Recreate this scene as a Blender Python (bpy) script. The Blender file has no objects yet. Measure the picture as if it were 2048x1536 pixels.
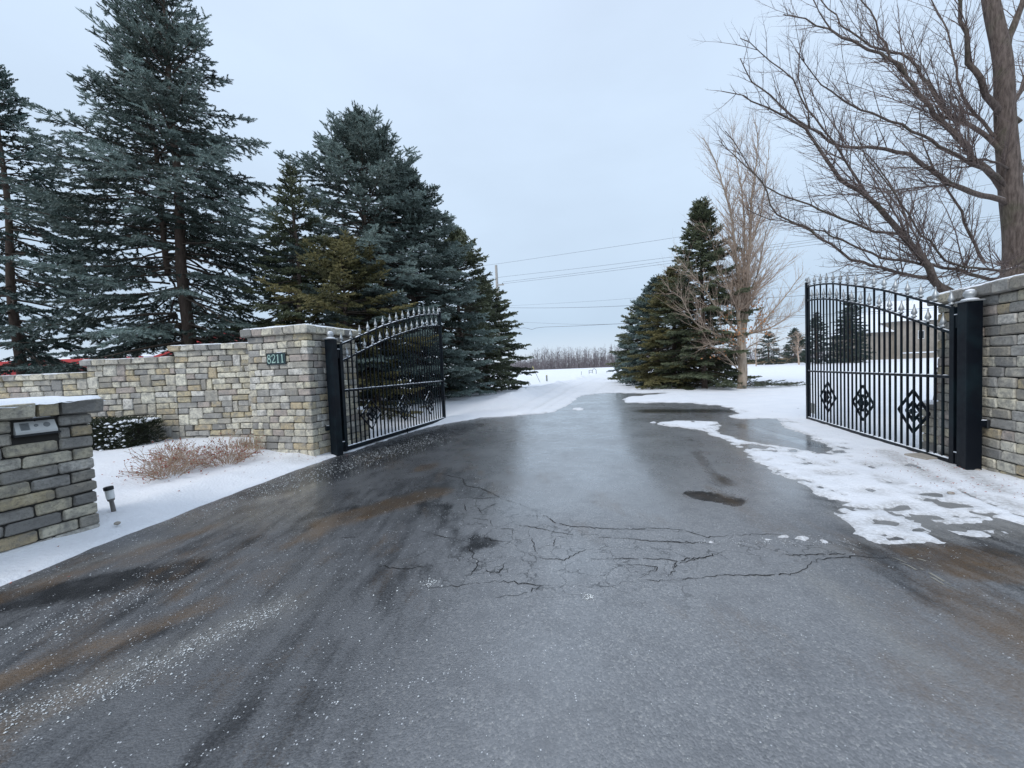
import bpy, bmesh, math, random
import numpy as np
from mathutils import Matrix, Vector

random.seed(7); np.random.seed(7)
scene = bpy.context.scene
COL = scene.collection
R = math.radians

# ------------------------------------------------------------------ camera
PITCH, ROLL, FPX, EYE = 0.0394, 0.0403, 769.0, 1.6
cam_data = bpy.data.cameras.new('camera')
cam = bpy.data.objects.new('camera', cam_data); COL.objects.link(cam)
cp, sp, cr, sr = math.cos(PITCH), math.sin(PITCH), math.cos(ROLL), math.sin(ROLL)
_r0 = Vector((1, 0, 0)); _d0 = Vector((0, -sp, -cp)); _f0 = Vector((0, cp, -sp))
_right = cr * _r0 + sr * _d0
_up = -(cr * _d0 - sr * _r0)
M = Matrix((_right, _up, -_f0)).transposed().to_4x4(); M.translation = Vector((0, 0, EYE))
cam.matrix_world = M
cam_data.sensor_width = 36.0; cam_data.lens = FPX / 2048 * 36.0
cam_data.clip_start = 0.05; cam_data.clip_end = 3000
scene.camera = cam

# ------------------------------------------------------------------ light
SUN_EL, SUN_AZ = R(46), R(220)
world = bpy.data.worlds.new('World'); scene.world = world; world.use_nodes = True
wn = world.node_tree; wn.nodes.clear()
def wnode(t, **k):
    n = wn.nodes.new(t)
    for a, b in k.items(): setattr(n, a, b)
    return n
sky = wnode('ShaderNodeTexSky', sky_type='NISHITA', sun_disc=False, sun_elevation=SUN_EL, sun_rotation=SUN_AZ)
sky.air_density = 1.0; sky.dust_density = 2.0
bg1 = wnode('ShaderNodeBackground'); bg1.inputs['Strength'].default_value = 0.10
tc = wnode('ShaderNodeTexCoord'); sep = wnode('ShaderNodeSeparateXYZ')
ramp = wnode('ShaderNodeValToRGB')
el = ramp.color_ramp.elements
el[0].position = 0.0; el[0].color = (0.66, 0.75, 0.85, 1)
el[1].position = 0.9; el[1].color = (0.66, 0.77, 0.95, 1)
e = el.new(0.10); e.color = (0.48, 0.605, 0.75, 1)
e = el.new(0.28); e.color = (0.535, 0.66, 0.81, 1)
e = el.new(0.55); e.color = (0.60, 0.73, 0.90, 1)
nz = wnode('ShaderNodeTexNoise'); nz.inputs['Scale'].default_value = 1.6; nz.inputs['Detail'].default_value = 6
mp = wnode('ShaderNodeMapping'); mp.inputs['Scale'].default_value = (1, 1, 2.6)
mr = wnode('ShaderNodeMapRange'); mr.inputs['From Min'].default_value = .3; mr.inputs['From Max'].default_value = .7
mr.inputs['To Min'].default_value = .93; mr.inputs['To Max'].default_value = 1.06
mul = wnode('ShaderNodeVectorMath', operation='SCALE')
bg2 = wnode('ShaderNodeBackground'); bg2.inputs['Strength'].default_value = 1.12
mx = wnode('ShaderNodeMixShader'); mx.inputs[0].default_value = 0.95
wo = wnode('ShaderNodeOutputWorld')
L = wn.links.new
L(tc.outputs['Generated'], sep.inputs[0]); L(sep.outputs['Z'], ramp.inputs[0])
L(tc.outputs['Generated'], mp.inputs[0]); L(mp.outputs[0], nz.inputs['Vector'])
L(nz.outputs[0], mr.inputs['Value']); L(ramp.outputs[0], mul.inputs[0]); L(mr.outputs[0], mul.inputs['Scale'])
L(mul.outputs[0], bg2.inputs['Color']); L(sky.outputs[0], bg1.inputs['Color'])
L(bg1.outputs[0], mx.inputs[1]); L(bg2.outputs[0], mx.inputs[2]); L(mx.outputs[0], wo.inputs[0])

sun_d = bpy.data.lights.new('sun', 'SUN'); sun_d.energy = 1.5; sun_d.angle = R(25); sun_d.color = (1, .97, .93)
sun = bpy.data.objects.new('sun', sun_d); COL.objects.link(sun)
sdir = Vector((math.sin(SUN_AZ) * math.cos(SUN_EL), math.cos(SUN_AZ) * math.cos(SUN_EL), math.sin(SUN_EL)))
sun.rotation_euler = sdir.to_track_quat('Z', 'Y').to_euler()
scene.view_settings.view_transform = 'Standard'; scene.view_settings.look = 'None'
scene.view_settings.exposure = 0.06; scene.view_settings.gamma = 1.0
scene.view_settings.use_curve_mapping = False

# ------------------------------------------------------------------ survey helpers (photo measurement -> place)
def ray(px, py):
    a = px - 1024; b = py - 768
    A = a * cr - b * sr; B = a * sr + b * cr
    x = A / FPX; u = -B / FPX
    y = cp + u * sp; z = -sp + u * cp
    return x / y, z / y
def G(px, py, z=0.0):
    a, b = ray(px, py); Y = (z - EYE) / b
    return (a * Y, Y)
def D(px, py, Y):
    a, b = ray(px, py)
    return (a * Y, Y, EYE + b * Y)

# ------------------------------------------------------------------ object helpers
def tag(o, label=None, cat=None, group=None, kind=None):
    if label: o['label'] = label
    if cat: o['category'] = cat
    if group: o['group'] = group
    if kind: o['kind'] = kind
    return o
def empty(name, loc=(0, 0, 0), rz=0.0):
    o = bpy.data.objects.new(name, None); COL.objects.link(o)
    o.empty_display_size = .2
    o.location = loc; o.rotation_euler = (0, 0, rz); return o
def link(name, me, m=None, parent=None):
    o = bpy.data.objects.new(name, me); COL.objects.link(o)
    if m is not None and len(me.materials) == 0: me.materials.append(m)
    if parent: o.parent = parent
    return o
def np_mesh(name, V, F, tint=None, smooth=False):
    """V (n,3), F (m,3) or (m,4)"""
    me = bpy.data.meshes.new(name)
    V = np.ascontiguousarray(V, dtype=np.float32); F = np.ascontiguousarray(F, dtype=np.int32)
    k = F.shape[1]
    me.vertices.add(len(V)); me.vertices.foreach_set('co', V.ravel())
    me.loops.add(F.size); me.loops.foreach_set('vertex_index', F.ravel())
    me.polygons.add(len(F)); me.polygons.foreach_set('loop_start', np.arange(0, F.size, k, dtype=np.int32))
    if smooth: me.polygons.foreach_set('use_smooth', np.ones(len(F), dtype=bool))
    me.update(calc_edges=True)
    if tint is not None:
        for nm, arr in tint.items():
            at = me.attributes.new(nm, 'FLOAT', 'POINT')
            at.data.foreach_set('value', np.ascontiguousarray(arr, dtype=np.float32))
    return me
class MB:
    """collects simple solids for ONE mesh"""
    def __init__(s): s.v = []; s.f = []
    def add(s, vs, fs):
        n = len(s.v); s.v += [tuple(v) for v in vs]; s.f += [tuple(i + n for i in f) for f in fs]
    def box(s, x0, x1, y0, y1, z0, z1):
        s.add([(x0,y0,z0),(x1,y0,z0),(x1,y1,z0),(x0,y1,z0),(x0,y0,z1),(x1,y0,z1),(x1,y1,z1),(x0,y1,z1)],
              [(0,3,2,1),(4,5,6,7),(0,1,5,4),(1,2,6,5),(2,3,7,6),(3,0,4,7)]); return s
    def tube(s, pts, rad, k=6, cap=True):
        pts = [Vector(p) for p in pts]; n = len(pts)
        if not isinstance(rad, (list, tuple)): rad = [rad] * n
        rings = []
        for i, p in enumerate(pts):
            d = (pts[min(i + 1, n - 1)] - pts[max(i - 1, 0)]).normalized()
            a = Vector((0, 0, 1)) if abs(d.z) < .9 else Vector((1, 0, 0))
            u = d.cross(a).normalized(); w = d.cross(u)
            rings.append([p + (u * math.cos(2*math.pi*j/k + math.pi/k) + w * math.sin(2*math.pi*j/k + math.pi/k)) * rad[i] for j in range(k)])
        vs = [q for r in rings for q in r]; fs = []
        for i in range(n - 1):
            for j in range(k):
                fs.append((i*k+j, i*k+(j+1) % k, (i+1)*k+(j+1) % k, (i+1)*k+j))
        if cap: fs.append(tuple(range(k))); fs.append(tuple((n-1)*k + j for j in reversed(range(k))))
        s.add(vs, fs); return s
    def lathe(s, prof, c=(0, 0, 0), k=10, rot=None):
        vs = []
        for r, z in prof:
            for j in range(k):
                a = 2*math.pi*j/k; v = Vector((r*math.cos(a), r*math.sin(a), z))
                if rot: v = rot @ v
                vs.append(v + Vector(c))
        fs = []
        for i in range(len(prof) - 1):
            for j in range(k): fs.append((i*k+j, i*k+(j+1) % k, (i+1)*k+(j+1) % k, (i+1)*k+j))
        fs.append(tuple(reversed(range(k)))); fs.append(tuple((len(prof)-1)*k + j for j in range(k)))
        s.add(vs, fs); return s
    def mesh(s, name, smooth=False, bevel=0):
        me = bpy.data.meshes.new(name); me.from_pydata(s.v, [], s.f); me.update()
        bm = bmesh.new(); bm.from_mesh(me)
        if bevel: bmesh.ops.bevel(bm, geom=bm.edges[:], offset=bevel, segments=1, affect='EDGES')
        bmesh.ops.recalc_face_normals(bm, faces=bm.faces[:])
        bm.to_mesh(me); bm.free()
        if smooth:
            for p in me.polygons: p.use_smooth = True
        return me
    def build(s, name, m, parent=None, smooth=False, bevel=0):
        return link(name, s.mesh(name, smooth, bevel), m, parent)

def vnoise(x, y, seed=0):
    """smooth 2-D value noise in 0..1 (numpy)"""
    xi = np.floor(x).astype(np.int64); yi = np.floor(y).astype(np.int64)
    fx = x - xi; fy = y - yi; fx = fx*fx*(3-2*fx); fy = fy*fy*(3-2*fy)
    def h(a, b):
        n = (a * 374761393 + b * 668265263 + seed * 1442695041) & 0xffffffff
        n = ((n ^ (n >> 13)) * 1274126177) & 0xffffffff
        return ((n ^ (n >> 16)) & 0xffff) / 65535.0
    return (h(xi, yi)*(1-fx) + h(xi+1, yi)*fx)*(1-fy) + (h(xi, yi+1)*(1-fx) + h(xi+1, yi+1)*fx)*fy
def fbm(x, y, s, o=4, seed=0):
    t = 0; a = 1; n = 0
    for i in range(o):
        t = t + a * vnoise(x / s, y / s, seed + i * 17); n += a; a *= .5; s *= .5
    return t / n
def sstep(a, b, x):
    t = np.clip((x - a) / (b - a), 0, 1); return t*t*(3-2*t)

# ------------------------------------------------------------------ materials
class Mat:
    def __init__(s, name, rough=.6, color=(.5, .5, .5), metal=0.0, spec=.5):
        s.m = bpy.data.materials.new(name); s.m.use_nodes = True
        s.t = s.m.node_tree; s.b = s.t.nodes['Principled BSDF']
        s.b.inputs['Roughness'].default_value = rough; s.b.inputs['Base Color'].default_value = (*color, 1)
        s.b.inputs['Metallic'].default_value = metal; s.b.inputs['Specular IOR Level'].default_value = spec
    def n(s, t, **k):
        nd = s.t.nodes.new(t)
        for a, b in k.items():
            if a.startswith('i_'): nd.inputs[a[2:].replace('_', ' ')].default_value = b
            else: setattr(nd, a, b)
        return nd
    def l(s, a, b): s.t.links.new(a, b)
    def pos(s): return s.n('ShaderNodeNewGeometry').outputs['Position']
    def noise(s, scale, detail=3, vec=None, rough=.5):
        nd = s.n('ShaderNodeTexNoise'); nd.inputs['Scale'].default_value = scale; nd.inputs['Detail'].default_value = detail
        nd.inputs['Roughness'].default_value = rough
        s.l(vec if vec is not None else s.pos(), nd.inputs['Vector']); return nd.outputs[0]
    def rng(s, v, a, b, c=0., d=1.):
        nd = s.n('ShaderNodeMapRange'); s.l(v, nd.inputs['Value'])
        for k, q in zip(('From Min', 'From Max', 'To Min', 'To Max'), (a, b, c, d)): nd.inputs[k].default_value = q
        return nd.outputs[0]
    def math(s, op, a, b=None):
        nd = s.n('ShaderNodeMath', operation=op)
        for i, q in enumerate((a, b)):
            if q is None: continue
            if isinstance(q, (int, float)): nd.inputs[i].default_value = q
            else: s.l(q, nd.inputs[i])
        return nd.outputs[0]
    def mix(s, f, a, b):
        nd = s.n('ShaderNodeMix', data_type='RGBA')
        for i, q in ((0, f), (6, a), (7, b)):
            if isinstance(q, (int, float)): nd.inputs[i].default_value = q
            elif isinstance(q, tuple): nd.inputs[i].default_value = (*q, 1)
            else: s.l(q, nd.inputs[i])
        return nd.outputs[2]
    def attr(s, name): return s.n('ShaderNodeAttribute', attribute_name=name).outputs['Fac']
    def ramp(s, v, stops, interp='LINEAR'):
        nd = s.n('ShaderNodeValToRGB'); nd.color_ramp.interpolation = interp; s.l(v, nd.inputs[0])
        e = nd.color_ramp.elements
        e[0].position, e[0].color = stops[0][0], (*stops[0][1], 1); e[1].position, e[1].color = stops[-1][0], (*stops[-1][1], 1)
        for p, c in stops[1:-1]: q = e.new(p); q.color = (*c, 1)
        return nd.outputs[0]
    def bump(s, h, dist, strength=1.0, normal=None):
        nd = s.n('ShaderNodeBump'); nd.inputs['Distance'].default_value = dist
        if isinstance(strength, float): nd.inputs['Strength'].default_value = strength
        else: s.l(strength, nd.inputs['Strength'])
        s.l(h, nd.inputs['Height'])
        if normal is not None: s.l(normal, nd.inputs['Normal'])
        s.l(nd.outputs[0], s.b.inputs['Normal']); return nd.outputs[0]
    def color(s, c): s.l(c, s.b.inputs['Base Color'])
    def rough(s, r): s.l(r, s.b.inputs['Roughness'])
    def upz(s):
        nd = s.n('ShaderNodeSeparateXYZ'); s.l(s.n('ShaderNodeNewGeometry').outputs['Normal'], nd.inputs[0]); return nd.outputs['Z']

def m_snow():
    m = Mat('snow', .55, (.80, .83, .89))
    n1 = m.noise(1.3, 4); n2 = m.noise(30, 4); n3 = m.noise(240, 2)
    c = m.mix(m.rng(n1, .35, .65), (.84, .86, .90), (.90, .91, .94))
    dirt = m.attr('dirt')
    c = m.mix(m.math('MULTIPLY', dirt, m.rng(n2, .38, .6, .35, 1.)), c, (.38, .365, .345))
    m.color(c)
    h = m.math('ADD', m.math('MULTIPLY', n2, 1.), m.math('MULTIPLY', n3, .25))
    m.bump(h, .035, .6)
    return m.m
def m_snowcap():
    m = Mat('settled_snow', .6, (.84, .87, .92)); m.bump(m.noise(45, 4), .01, .6); return m.m

def m_asphalt():
    m = Mat('damp_asphalt', .5)
    P = m.pos()
    agg = m.n('ShaderNodeTexVoronoi', feature='F1'); agg.inputs['Scale'].default_value = 95; m.l(P, agg.inputs['Vector'])
    aggc = m.n('ShaderNodeSeparateColor'); m.l(agg.outputs['Color'], aggc.inputs[0])
    fine = m.noise(220, 3, P); mid = m.noise(38, 4, P); big = m.noise(.9, 5, P); med = m.noise(5, 5, P)
    wet, sand0, dark0, pale, salt, tex = (m.attr(a) for a in ('wet', 'sand', 'dark', 'pale', 'salt', 'rough_tex'))
    ani = m.n('ShaderNodeMapping'); ani.inputs['Scale'].default_value = (1, .3, 1); ani.inputs['Rotation'].default_value = (0, 0, -.12); m.l(P, ani.inputs[0])
    stain = m.noise(6.5, 6, ani.outputs[0], .62); med2 = m.noise(4.5, 5, ani.outputs[0], .6); stain2 = m.noise(60, 3, P, .6)
    brk = m.math('ADD', m.math('MULTIPLY', m.rng(stain, 0, 1, -.5, .5), 1.5), m.math('MULTIPLY', m.rng(stain2, 0, 1, -.5, .5), .7))
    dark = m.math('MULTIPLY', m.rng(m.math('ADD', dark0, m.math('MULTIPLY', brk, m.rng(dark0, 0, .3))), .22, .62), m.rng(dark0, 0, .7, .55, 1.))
    brk2 = m.math('ADD', m.math('MULTIPLY', m.rng(med2, 0, 1, -.5, .5), 1.5), m.math('MULTIPLY', m.rng(stain2, 0, 1, -.5, .5), .9))
    sand = m.math('MULTIPLY', m.rng(m.math('ADD', sand0, m.math('MULTIPLY', brk2, m.rng(sand0, 0, .3))), .25, .85), .8)
    dry = m.ramp(aggc.outputs[0], [(0, (.14, .145, .152)), (.5, (.225, .23, .238)), (.85, (.28, .28, .288)), (1, (.42, .415, .40))])
    dry = m.mix(m.rng(fine, .35, .65, .0, .5), dry, (.11, .113, .12))
    dry = m.mix(m.rng(big, .35, .7, 0., .45), dry, (.26, .263, .27))
    dry = m.mix(m.attr('damp_and_reflection'), dry, (.062, .064, .069))  # darkens damp regions and the painted spruce reflection
    dry = m.mix(m.rng(med, .5, .7, 0., .45), dry, (.11, .113, .12))
    streakn = m.rng(med, .3, .65)
    c = m.mix(m.math('MULTIPLY', pale, m.rng(mid, .35, .65, .3, 1.)), dry, (.26, .245, .215))
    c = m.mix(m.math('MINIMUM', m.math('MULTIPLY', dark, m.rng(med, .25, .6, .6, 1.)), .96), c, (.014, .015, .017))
    c = m.mix(m.math('MINIMUM', m.math('MULTIPLY', sand, m.rng(m.math('ADD', med, m.math('MULTIPLY', mid, .6)), .55, 1.0, .45, 1.1)), 1.), c, (.125, .080, .043))
    wetd = m.mix(m.math('MULTIPLY', wet, .22), c, (.05, .051, .054))
    # frost and brine crystals left by de-icing
    v2 = m.n('ShaderNodeTexVoronoi', feature='F1'); v2.inputs['Scale'].default_value = 85; m.l(P, v2.inputs['Vector'])
    v2c = m.n('ShaderNodeSeparateColor'); m.l(v2.outputs['Color'], v2c.inputs[0])
    thr = m.rng(salt, 0, 1, 1.04, .62)
    on = m.math('GREATER_THAN', m.math('ADD', v2c.outputs[0], m.rng(m.noise(9, 3, P), .3, .7, -.25, .2)), thr)
    near = m.math('LESS_THAN', v2.outputs['Distance'], .33)
    spk = m.math('MULTIPLY', m.math('MULTIPLY', on, near), .8)
    # alligator cracking
    wv = m.n('ShaderNodeTexNoise'); wv.inputs['Scale'].default_value = 6; wv.inputs['Detail'].default_value = 4; m.l(P, wv.inputs['Vector'])
    wa = m.n('ShaderNodeVectorMath', operation='SCALE'); m.l(wv.outputs['Color'], wa.inputs[0]); wa.inputs['Scale'].default_value = .35
    wb = m.n('ShaderNodeVectorMath', operation='ADD'); m.l(P, wb.inputs[0]); m.l(wa.outputs[0], wb.inputs[1])
    vc = m.n('ShaderNodeTexVoronoi', feature='DISTANCE_TO_EDGE'); vc.inputs['Scale'].default_value = 4.2; m.l(wb.outputs[0], vc.inputs['Vector'])
    crk = m.math('MULTIPLY', m.attr('cracked'), m.rng(m.noise(3.1, 3, P), .40, .52))
    crl = m.math('MULTIPLY', m.rng(vc.outputs['Distance'], .012, .034, 1., 0.), crk)
    wetd = m.mix(m.math('MULTIPLY', crl, .8), wetd, (.03, .03, .03))
    c2 = m.mix(spk, wetd, (.62, .64, .66))
    m.color(c2)
    m.b.inputs['IOR'].default_value = 1.85
    rr = m.rng(wet, 0, 1, .52, .16)
    rr = m.math('ADD', rr, m.rng(m.math('ADD', mid, med), .7, 1.3, -.10, .10))
    rr = m.math('ADD', rr, m.math('MULTIPLY', dark, -.08))
    rr = m.math('MAXIMUM', m.math('MAXIMUM', rr, m.math('MULTIPLY', spk, .7)), .06)
    m.rough(rr)
    hh = m.math('ADD', m.math('MULTIPLY', agg.outputs['Distance'], -1.0), m.math('MULTIPLY', fine, .5))
    hh = m.math('ADD', hh, m.math('MULTIPLY', mid, 1.2))
    st = m.math('MULTIPLY', tex, m.rng(wet, 0, 1, .75, .13))
    b1 = m.bump(hh, .0065, st)
    m.bump(med, .008, .22, normal=b1)
    m.l(m.rng(dark, 0., 1., .5, .08), m.b.inputs['Specular IOR Level'])
    m.l(m.math('MULTIPLY', m.rng(wet, .3, .8, 0., 1.), m.rng(dark, 0, 1, 1., .45)), m.b.inputs['Coat Weight']); m.b.inputs['Coat Roughness'].default_value = .13; m.b.inputs['Coat IOR'].default_value = 1.75
    return m.m

def m_stone(name, light=1.0):
    m = Mat(name, .88, spec=.25)
    oi = m.n('ShaderNodeObjectInfo').outputs['Random']
    P = m.pos()
    off = m.n('ShaderNodeVectorMath', operation='ADD'); m.l(P, off.inputs[0])
    cmb = m.n('ShaderNodeCombineXYZ'); m.l(m.math('MULTIPLY', oi, 37.), cmb.inputs[0]); m.l(m.math('MULTIPLY', oi, 11.), cmb.inputs[1]); m.l(cmb.outputs[0], off.inputs[1])
    k = light
    cols = [(.29, .27, .23), (.39, .36, .29), (.48, .445, .355), (.25, .24, .22), (.36, .305, .20), (.45, .425, .36), (.18, .175, .165),
            (.36, .34, .295), (.52, .49, .40), (.35, .285, .185), (.29, .28, .26), (.42, .38, .285), (.24, .22, .185), (.36, .335, .285), (.30, .255, .225), (.46, .44, .40)]
    base = m.ramp(oi, [(i / len(cols), tuple(v*k for v in c)) for i, c in enumerate(cols)], 'CONSTANT')
    n1 = m.noise(8, 5, off.outputs[0], .6); n2 = m.noise(34, 4, off.outputs[0], .65); n3 = m.noise(130, 3, off.outputs[0])
    c = m.mix(m.rng(n1, .44, .66, 0, .8), base, tuple(v*k for v in (.17, .165, .155)))
    c = m.mix(m.rng(n1, .44, .26, 0, .45), c, tuple(v*k for v in (.47, .43, .34)))
    c = m.mix(m.rng(n2, .48, .7, 0, .6), c, (.11*k, .105*k, .095*k))
    m.color(c)
    h = m.math('ADD', n2, m.math('MULTIPLY', n3, .5)); m.bump(h, .014, .9)
    return m.m

def m_needles(name, colA, colB, colC, snow=.5):
    m = Mat(name, .55, spec=.3)
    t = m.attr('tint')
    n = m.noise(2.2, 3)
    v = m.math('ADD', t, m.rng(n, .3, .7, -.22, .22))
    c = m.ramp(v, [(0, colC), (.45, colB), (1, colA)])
    up = m.rng(m.upz(), .35, .85)
    sn = m.math('MULTIPLY', m.math('MULTIPLY', up, m.attr('snowy')), m.rng(m.noise(7, 3), .42, .6))
    c = m.mix(m.math('MULTIPLY', sn, snow), c, (.78, .82, .86))
    m.color(c)
    return m.m

def m_bark(name, a, b, snow=.0, scale=(18, 18, 4)):
    m = Mat(name, .9, spec=.15)
    mp_ = m.n('ShaderNodeMapping'); mp_.inputs['Scale'].default_value = scale; m.l(m.pos(), mp_.inputs[0])
    n = m.noise(1, 6, mp_.outputs[0], .65)
    c = m.mix(m.rng(n, .35, .65), a, b)
    c = m.mix(m.rng(m.noise(2.3, 4), .55, .72, 0, .45), c, (.085, .095, .055))
    if snow:
        sn = m.math('MULTIPLY', m.rng(m.upz(), .55, .9), m.rng(m.noise(3.5, 3), .46, .56, 0, snow))
        c = m.mix(sn, c, (.8, .83, .88))
    m.color(c); m.bump(n, .02, .9)
    return m.m

def m_iron():
    m = Mat('black_gate_paint', .3, (.006, .009, .014), spec=.16)
    m.rough(m.rng(m.noise(14, 4), .3, .7, .3, .5)); m.color(m.mix(m.rng(m.noise(3, 4), .45, .7), (.004, .006, .010), (.008, .017, .022)))
    return m.m
def plain(name, c, rough=.6, metal=0., var=.12, scale=9., spec=.4, bump=0.):
    m = Mat(name, rough, c, metal, spec)
    n = m.noise(scale, 4)
    m.color(m.mix(m.rng(n, .3, .7), tuple(v*(1-var) for v in c), tuple(min(v*(1+var), .95) for v in c)))
    if bump: m.bump(m.noise(scale*5, 3), bump, .6)
    return m.m

MT = dict(
    snow=m_snow(), cap=m_snowcap(), asphalt=m_asphalt(), stone=m_stone('tumbled_stone', 1.52), coping=m_stone('coping_stone', 1.38), pier=m_stone('damp_tumbled_stone', 1.2),
    core=plain('mortar_shadow', (.035, .033, .03), .95),
    blue=m_needles('blue_spruce_needles', (.25, .32, .295), (.06, .083, .07), (.024, .028, .017), .75),
    blued=m_needles('dark_blue_spruce_needles', (.17, .235, .22), (.045, .072, .062), (.02, .026, .016), .7),
    olive=m_needles('olive_spruce_needles', (.25, .22, .095), (.11, .108, .045), (.032, .032, .018), .35),
    green=m_needles('green_spruce_needles', (.17, .19, .11), (.065, .082, .045), (.032, .034, .02), .7),
    dim=m_needles('far_conifer_needles', (.075, .10, .085), (.05, .07, .055), (.04, .045, .03), .2),
    bark_s=m_bark('spruce_bark', (.075, .055, .045), (.125, .095, .08)), twig_s=plain('spruce_twig', (.085, .068, .055), .9),
    bark_m=m_bark('maple_bark', (.075, .058, .05), (.185, .148, .13), .9, (26, 26, 5)), twig_m=plain('maple_twig', (.17, .128, .115), .85),
    bark_o=m_bark('oak_bark', (.24, .19, .145), (.42, .345, .275), 0, (10, 10, 2)), twig_o=plain('oak_twig', (.42, .32, .25), .85),
    wood=plain('far_wood_bark', (.225, .20, .21), .9, var=.3, scale=.15), iron=m_iron(),
    silver=plain('silver_finial_paint', (.42, .44, .45), .42, .5), white=plain('painted_white', (.75, .76, .76), .5),
    plate=plain('dark_address_plate', (.012, .035, .04), .35), digit=plain('pale_green_numeral', (.42, .58, .52), .5),
    steel=plain('intercom_housing', (.55, .56, .55), .45, .15), darkp=plain('black_plastic', (.02, .022, .025), .5),
    grille=plain('grille_grey', (.22, .235, .24), .55), lampgrey=plain('lamp_bronze', (.16, .15, .14), .5, .3), lens=plain('lamp_lens', (.72, .74, .74), .2),
    red=plain('red_barn_paint', (.42, .045, .045), .7, scale=2.), pink=plain('faded_red_siding', (.50, .17, .17), .8, scale=1.),
    tan=plain('tan_brick', (.30, .265, .225), .9, scale=1.5), glass=plain('window_glass', (.03, .035, .04), .1),
    pole=plain('weathered_pole', (.40, .385, .36), .9), wire=plain('wire', (.19, .20, .22), .7), yellow=plain('marker_yellow', (.70, .62, .22), .6), post=plain('post_wood', (.22, .24, .22), .9),
    leafred=plain('dry_red_leaf', (.30, .085, .06), .8, var=.5, scale=14), stemtan=plain('dry_stem', (.40, .29, .21), .9), leafor=plain('orange_leaf', (.42, .20, .09), .8, var=.4, scale=9),
    grass=plain('dry_grass', (.33, .26, .17), .9), yew=m_needles('yew_needles', (.05, .06, .03), (.028, .038, .018), (.018, .022, .011), .75),
    crack=plain('crack_fill', (.012, .012, .012), .8), salt=plain('salt_crystal', (.68, .70, .70), .6), rock=plain('rubble', (.33, .30, .26), .9),
    orange=plain('warning_orange', (.65, .22, .05), .5), label=plain('label_face', (.62, .64, .60), .5), pipe=plain('conduit', (.36, .37, .37), .5), skid=plain('tyre_scuff', (.25, .235, .20), .85),
)

# ------------------------------------------------------------------ terrain description
def c6(pts): return [(600 + x / 2.56, 840 + y / 2.56) for x, y in pts]
def c7(pts): return [(1200 + x / 2.4, 760 + y / 2.4) for x, y in pts]
def gpts(pts): return np.array([G(*p) for p in pts])
POLY = gpts([(-600, 1395), (0, 1180), (240, 1080), (480, 985), (600, 940), (700, 905), (800, 872), (880, 850), (968, 835), (1040, 831), (1111, 825), (1144, 807),
             (1158, 795), (1173, 789.5), (1216, 785.5), (1300, 786.5), (1345, 785), (1300, 789.5), (1250, 794), (1240, 800), (1250, 806), (1300, 805), (1370, 806), (1440, 812), (1472, 827),
             (1452, 833), (1480, 838), (1554, 838), (1562, 855), (1600, 868), (1640, 888), (1660, 908), (1600, 900), (1554, 890), (1500, 882), (1468, 873), (1445, 868), (1447, 850), (1440, 843), (1350, 841), (1298, 845.5),
             (1340, 853), (1400, 862), (1440, 878), (1491, 914), (1554, 943), (1617, 977), (1679, 1010), (1672, 1028), (1700, 1042), (1716, 1066), (1750, 1082), (2048, 1072), (2600, 1035)])
# close the polygon well behind and beside the camera
POLY = np.vstack([POLY, [(14, 3.9), (14, -6), (-14, -6), (-14, -1.0)]])
POLY[0] = (-6.2, -1.0)
HOLES = [(1655, 948, .13, .06), (1708, 985, .12, .06), (1795, 1018, .14, .055), (1940, 1056, .15, .05), (1850, 1033, .12, .04), (1830, 1064, .13, .04), (1512, 893, .13, .12),
         (1783, 1047, .14, .04), (1745, 1047, .16, .05), (1765, 955, .05, .05), (1772, 963, .05, .05), (1900, 1010, .06, .04), (1620, 925, .05, .06), (1870, 990, .05, .03), (1690, 1015, .05, .03), (1735, 1018, .06, .03), (1770, 930, .07, .05)]
BLOBS = [(860, 1166, .075, .035), (1176, 1193, .03, .022), (1555, 1075, .13, .045), (1605, 1076, .08, .05), (1648, 1082, .07, .06), (1425, 1085, .08, .04), (1308, 845, .1, .1), (1156, 818, .25, .45)]
def sdf(x, y):
    """>0 outside the bare asphalt (snow lies there), metres"""
    n = len(POLY); d2 = np.full(x.shape, 1e9); inside = np.zeros(x.shape, bool)
    for i in range(n):
        ax, ay = POLY[i]; bx, by = POLY[(i + 1) % n]
        ex, ey = bx - ax, by - ay; wx, wy = x - ax, y - ay
        t = np.clip((wx*ex + wy*ey) / (ex*ex + ey*ey + 1e-12), 0, 1)
        d2 = np.minimum(d2, (wx - ex*t)**2 + (wy - ey*t)**2)
        c = ((ay > y) != (by > y)) & (x < (bx - ax) * (y - ay) / (by - ay + 1e-12) + ax)
        inside ^= c
    return np.where(inside, -1, 1) * np.sqrt(d2)
def terr(x, y, d):
    """bare terrain height; d = sdf"""
    left = sstep(1.5, -1.5, x) * sstep(-9, -1, -x + y * .0 + 0)  # left-hand side only
    left = sstep(.5, -2.0, x - .29 * np.maximum(y - 8, 0))
    bank = .10 * sstep(.1, .75, d) + .22 * sstep(1.0, 3.0, d) * sstep(3.0, 6.5, y)
    far = sstep(16, 30, y)
    z = left * bank * (1 - .4 * far)
    right = sstep(2, 5, x - .29 * y)
    z = z - .03 * right * sstep(.5, 3, d) * (1 - far)
    z = z + right * sstep(20, 90, y) * sstep(5, 60, x) * .55
    z = z + sstep(.4, 3, np.abs(d)) * (d > 0) * (fbm(x, y, 6, 3, 5) - .5) * .10
    return z
TRACKS = ((1.9, .10, .045), (3.4, .10, .045), (2.5, .07, .03), (4.3, .09, .03), (0.9, .08, .03), (2.9, .06, .02), (5.0, .08, .03))
def track_x(y, off): return .30 * (y - 13) - 1.4 + off + .35 * np.sin(y * .11 + off) + .0025 * (y - 20) * (off - 2)
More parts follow.
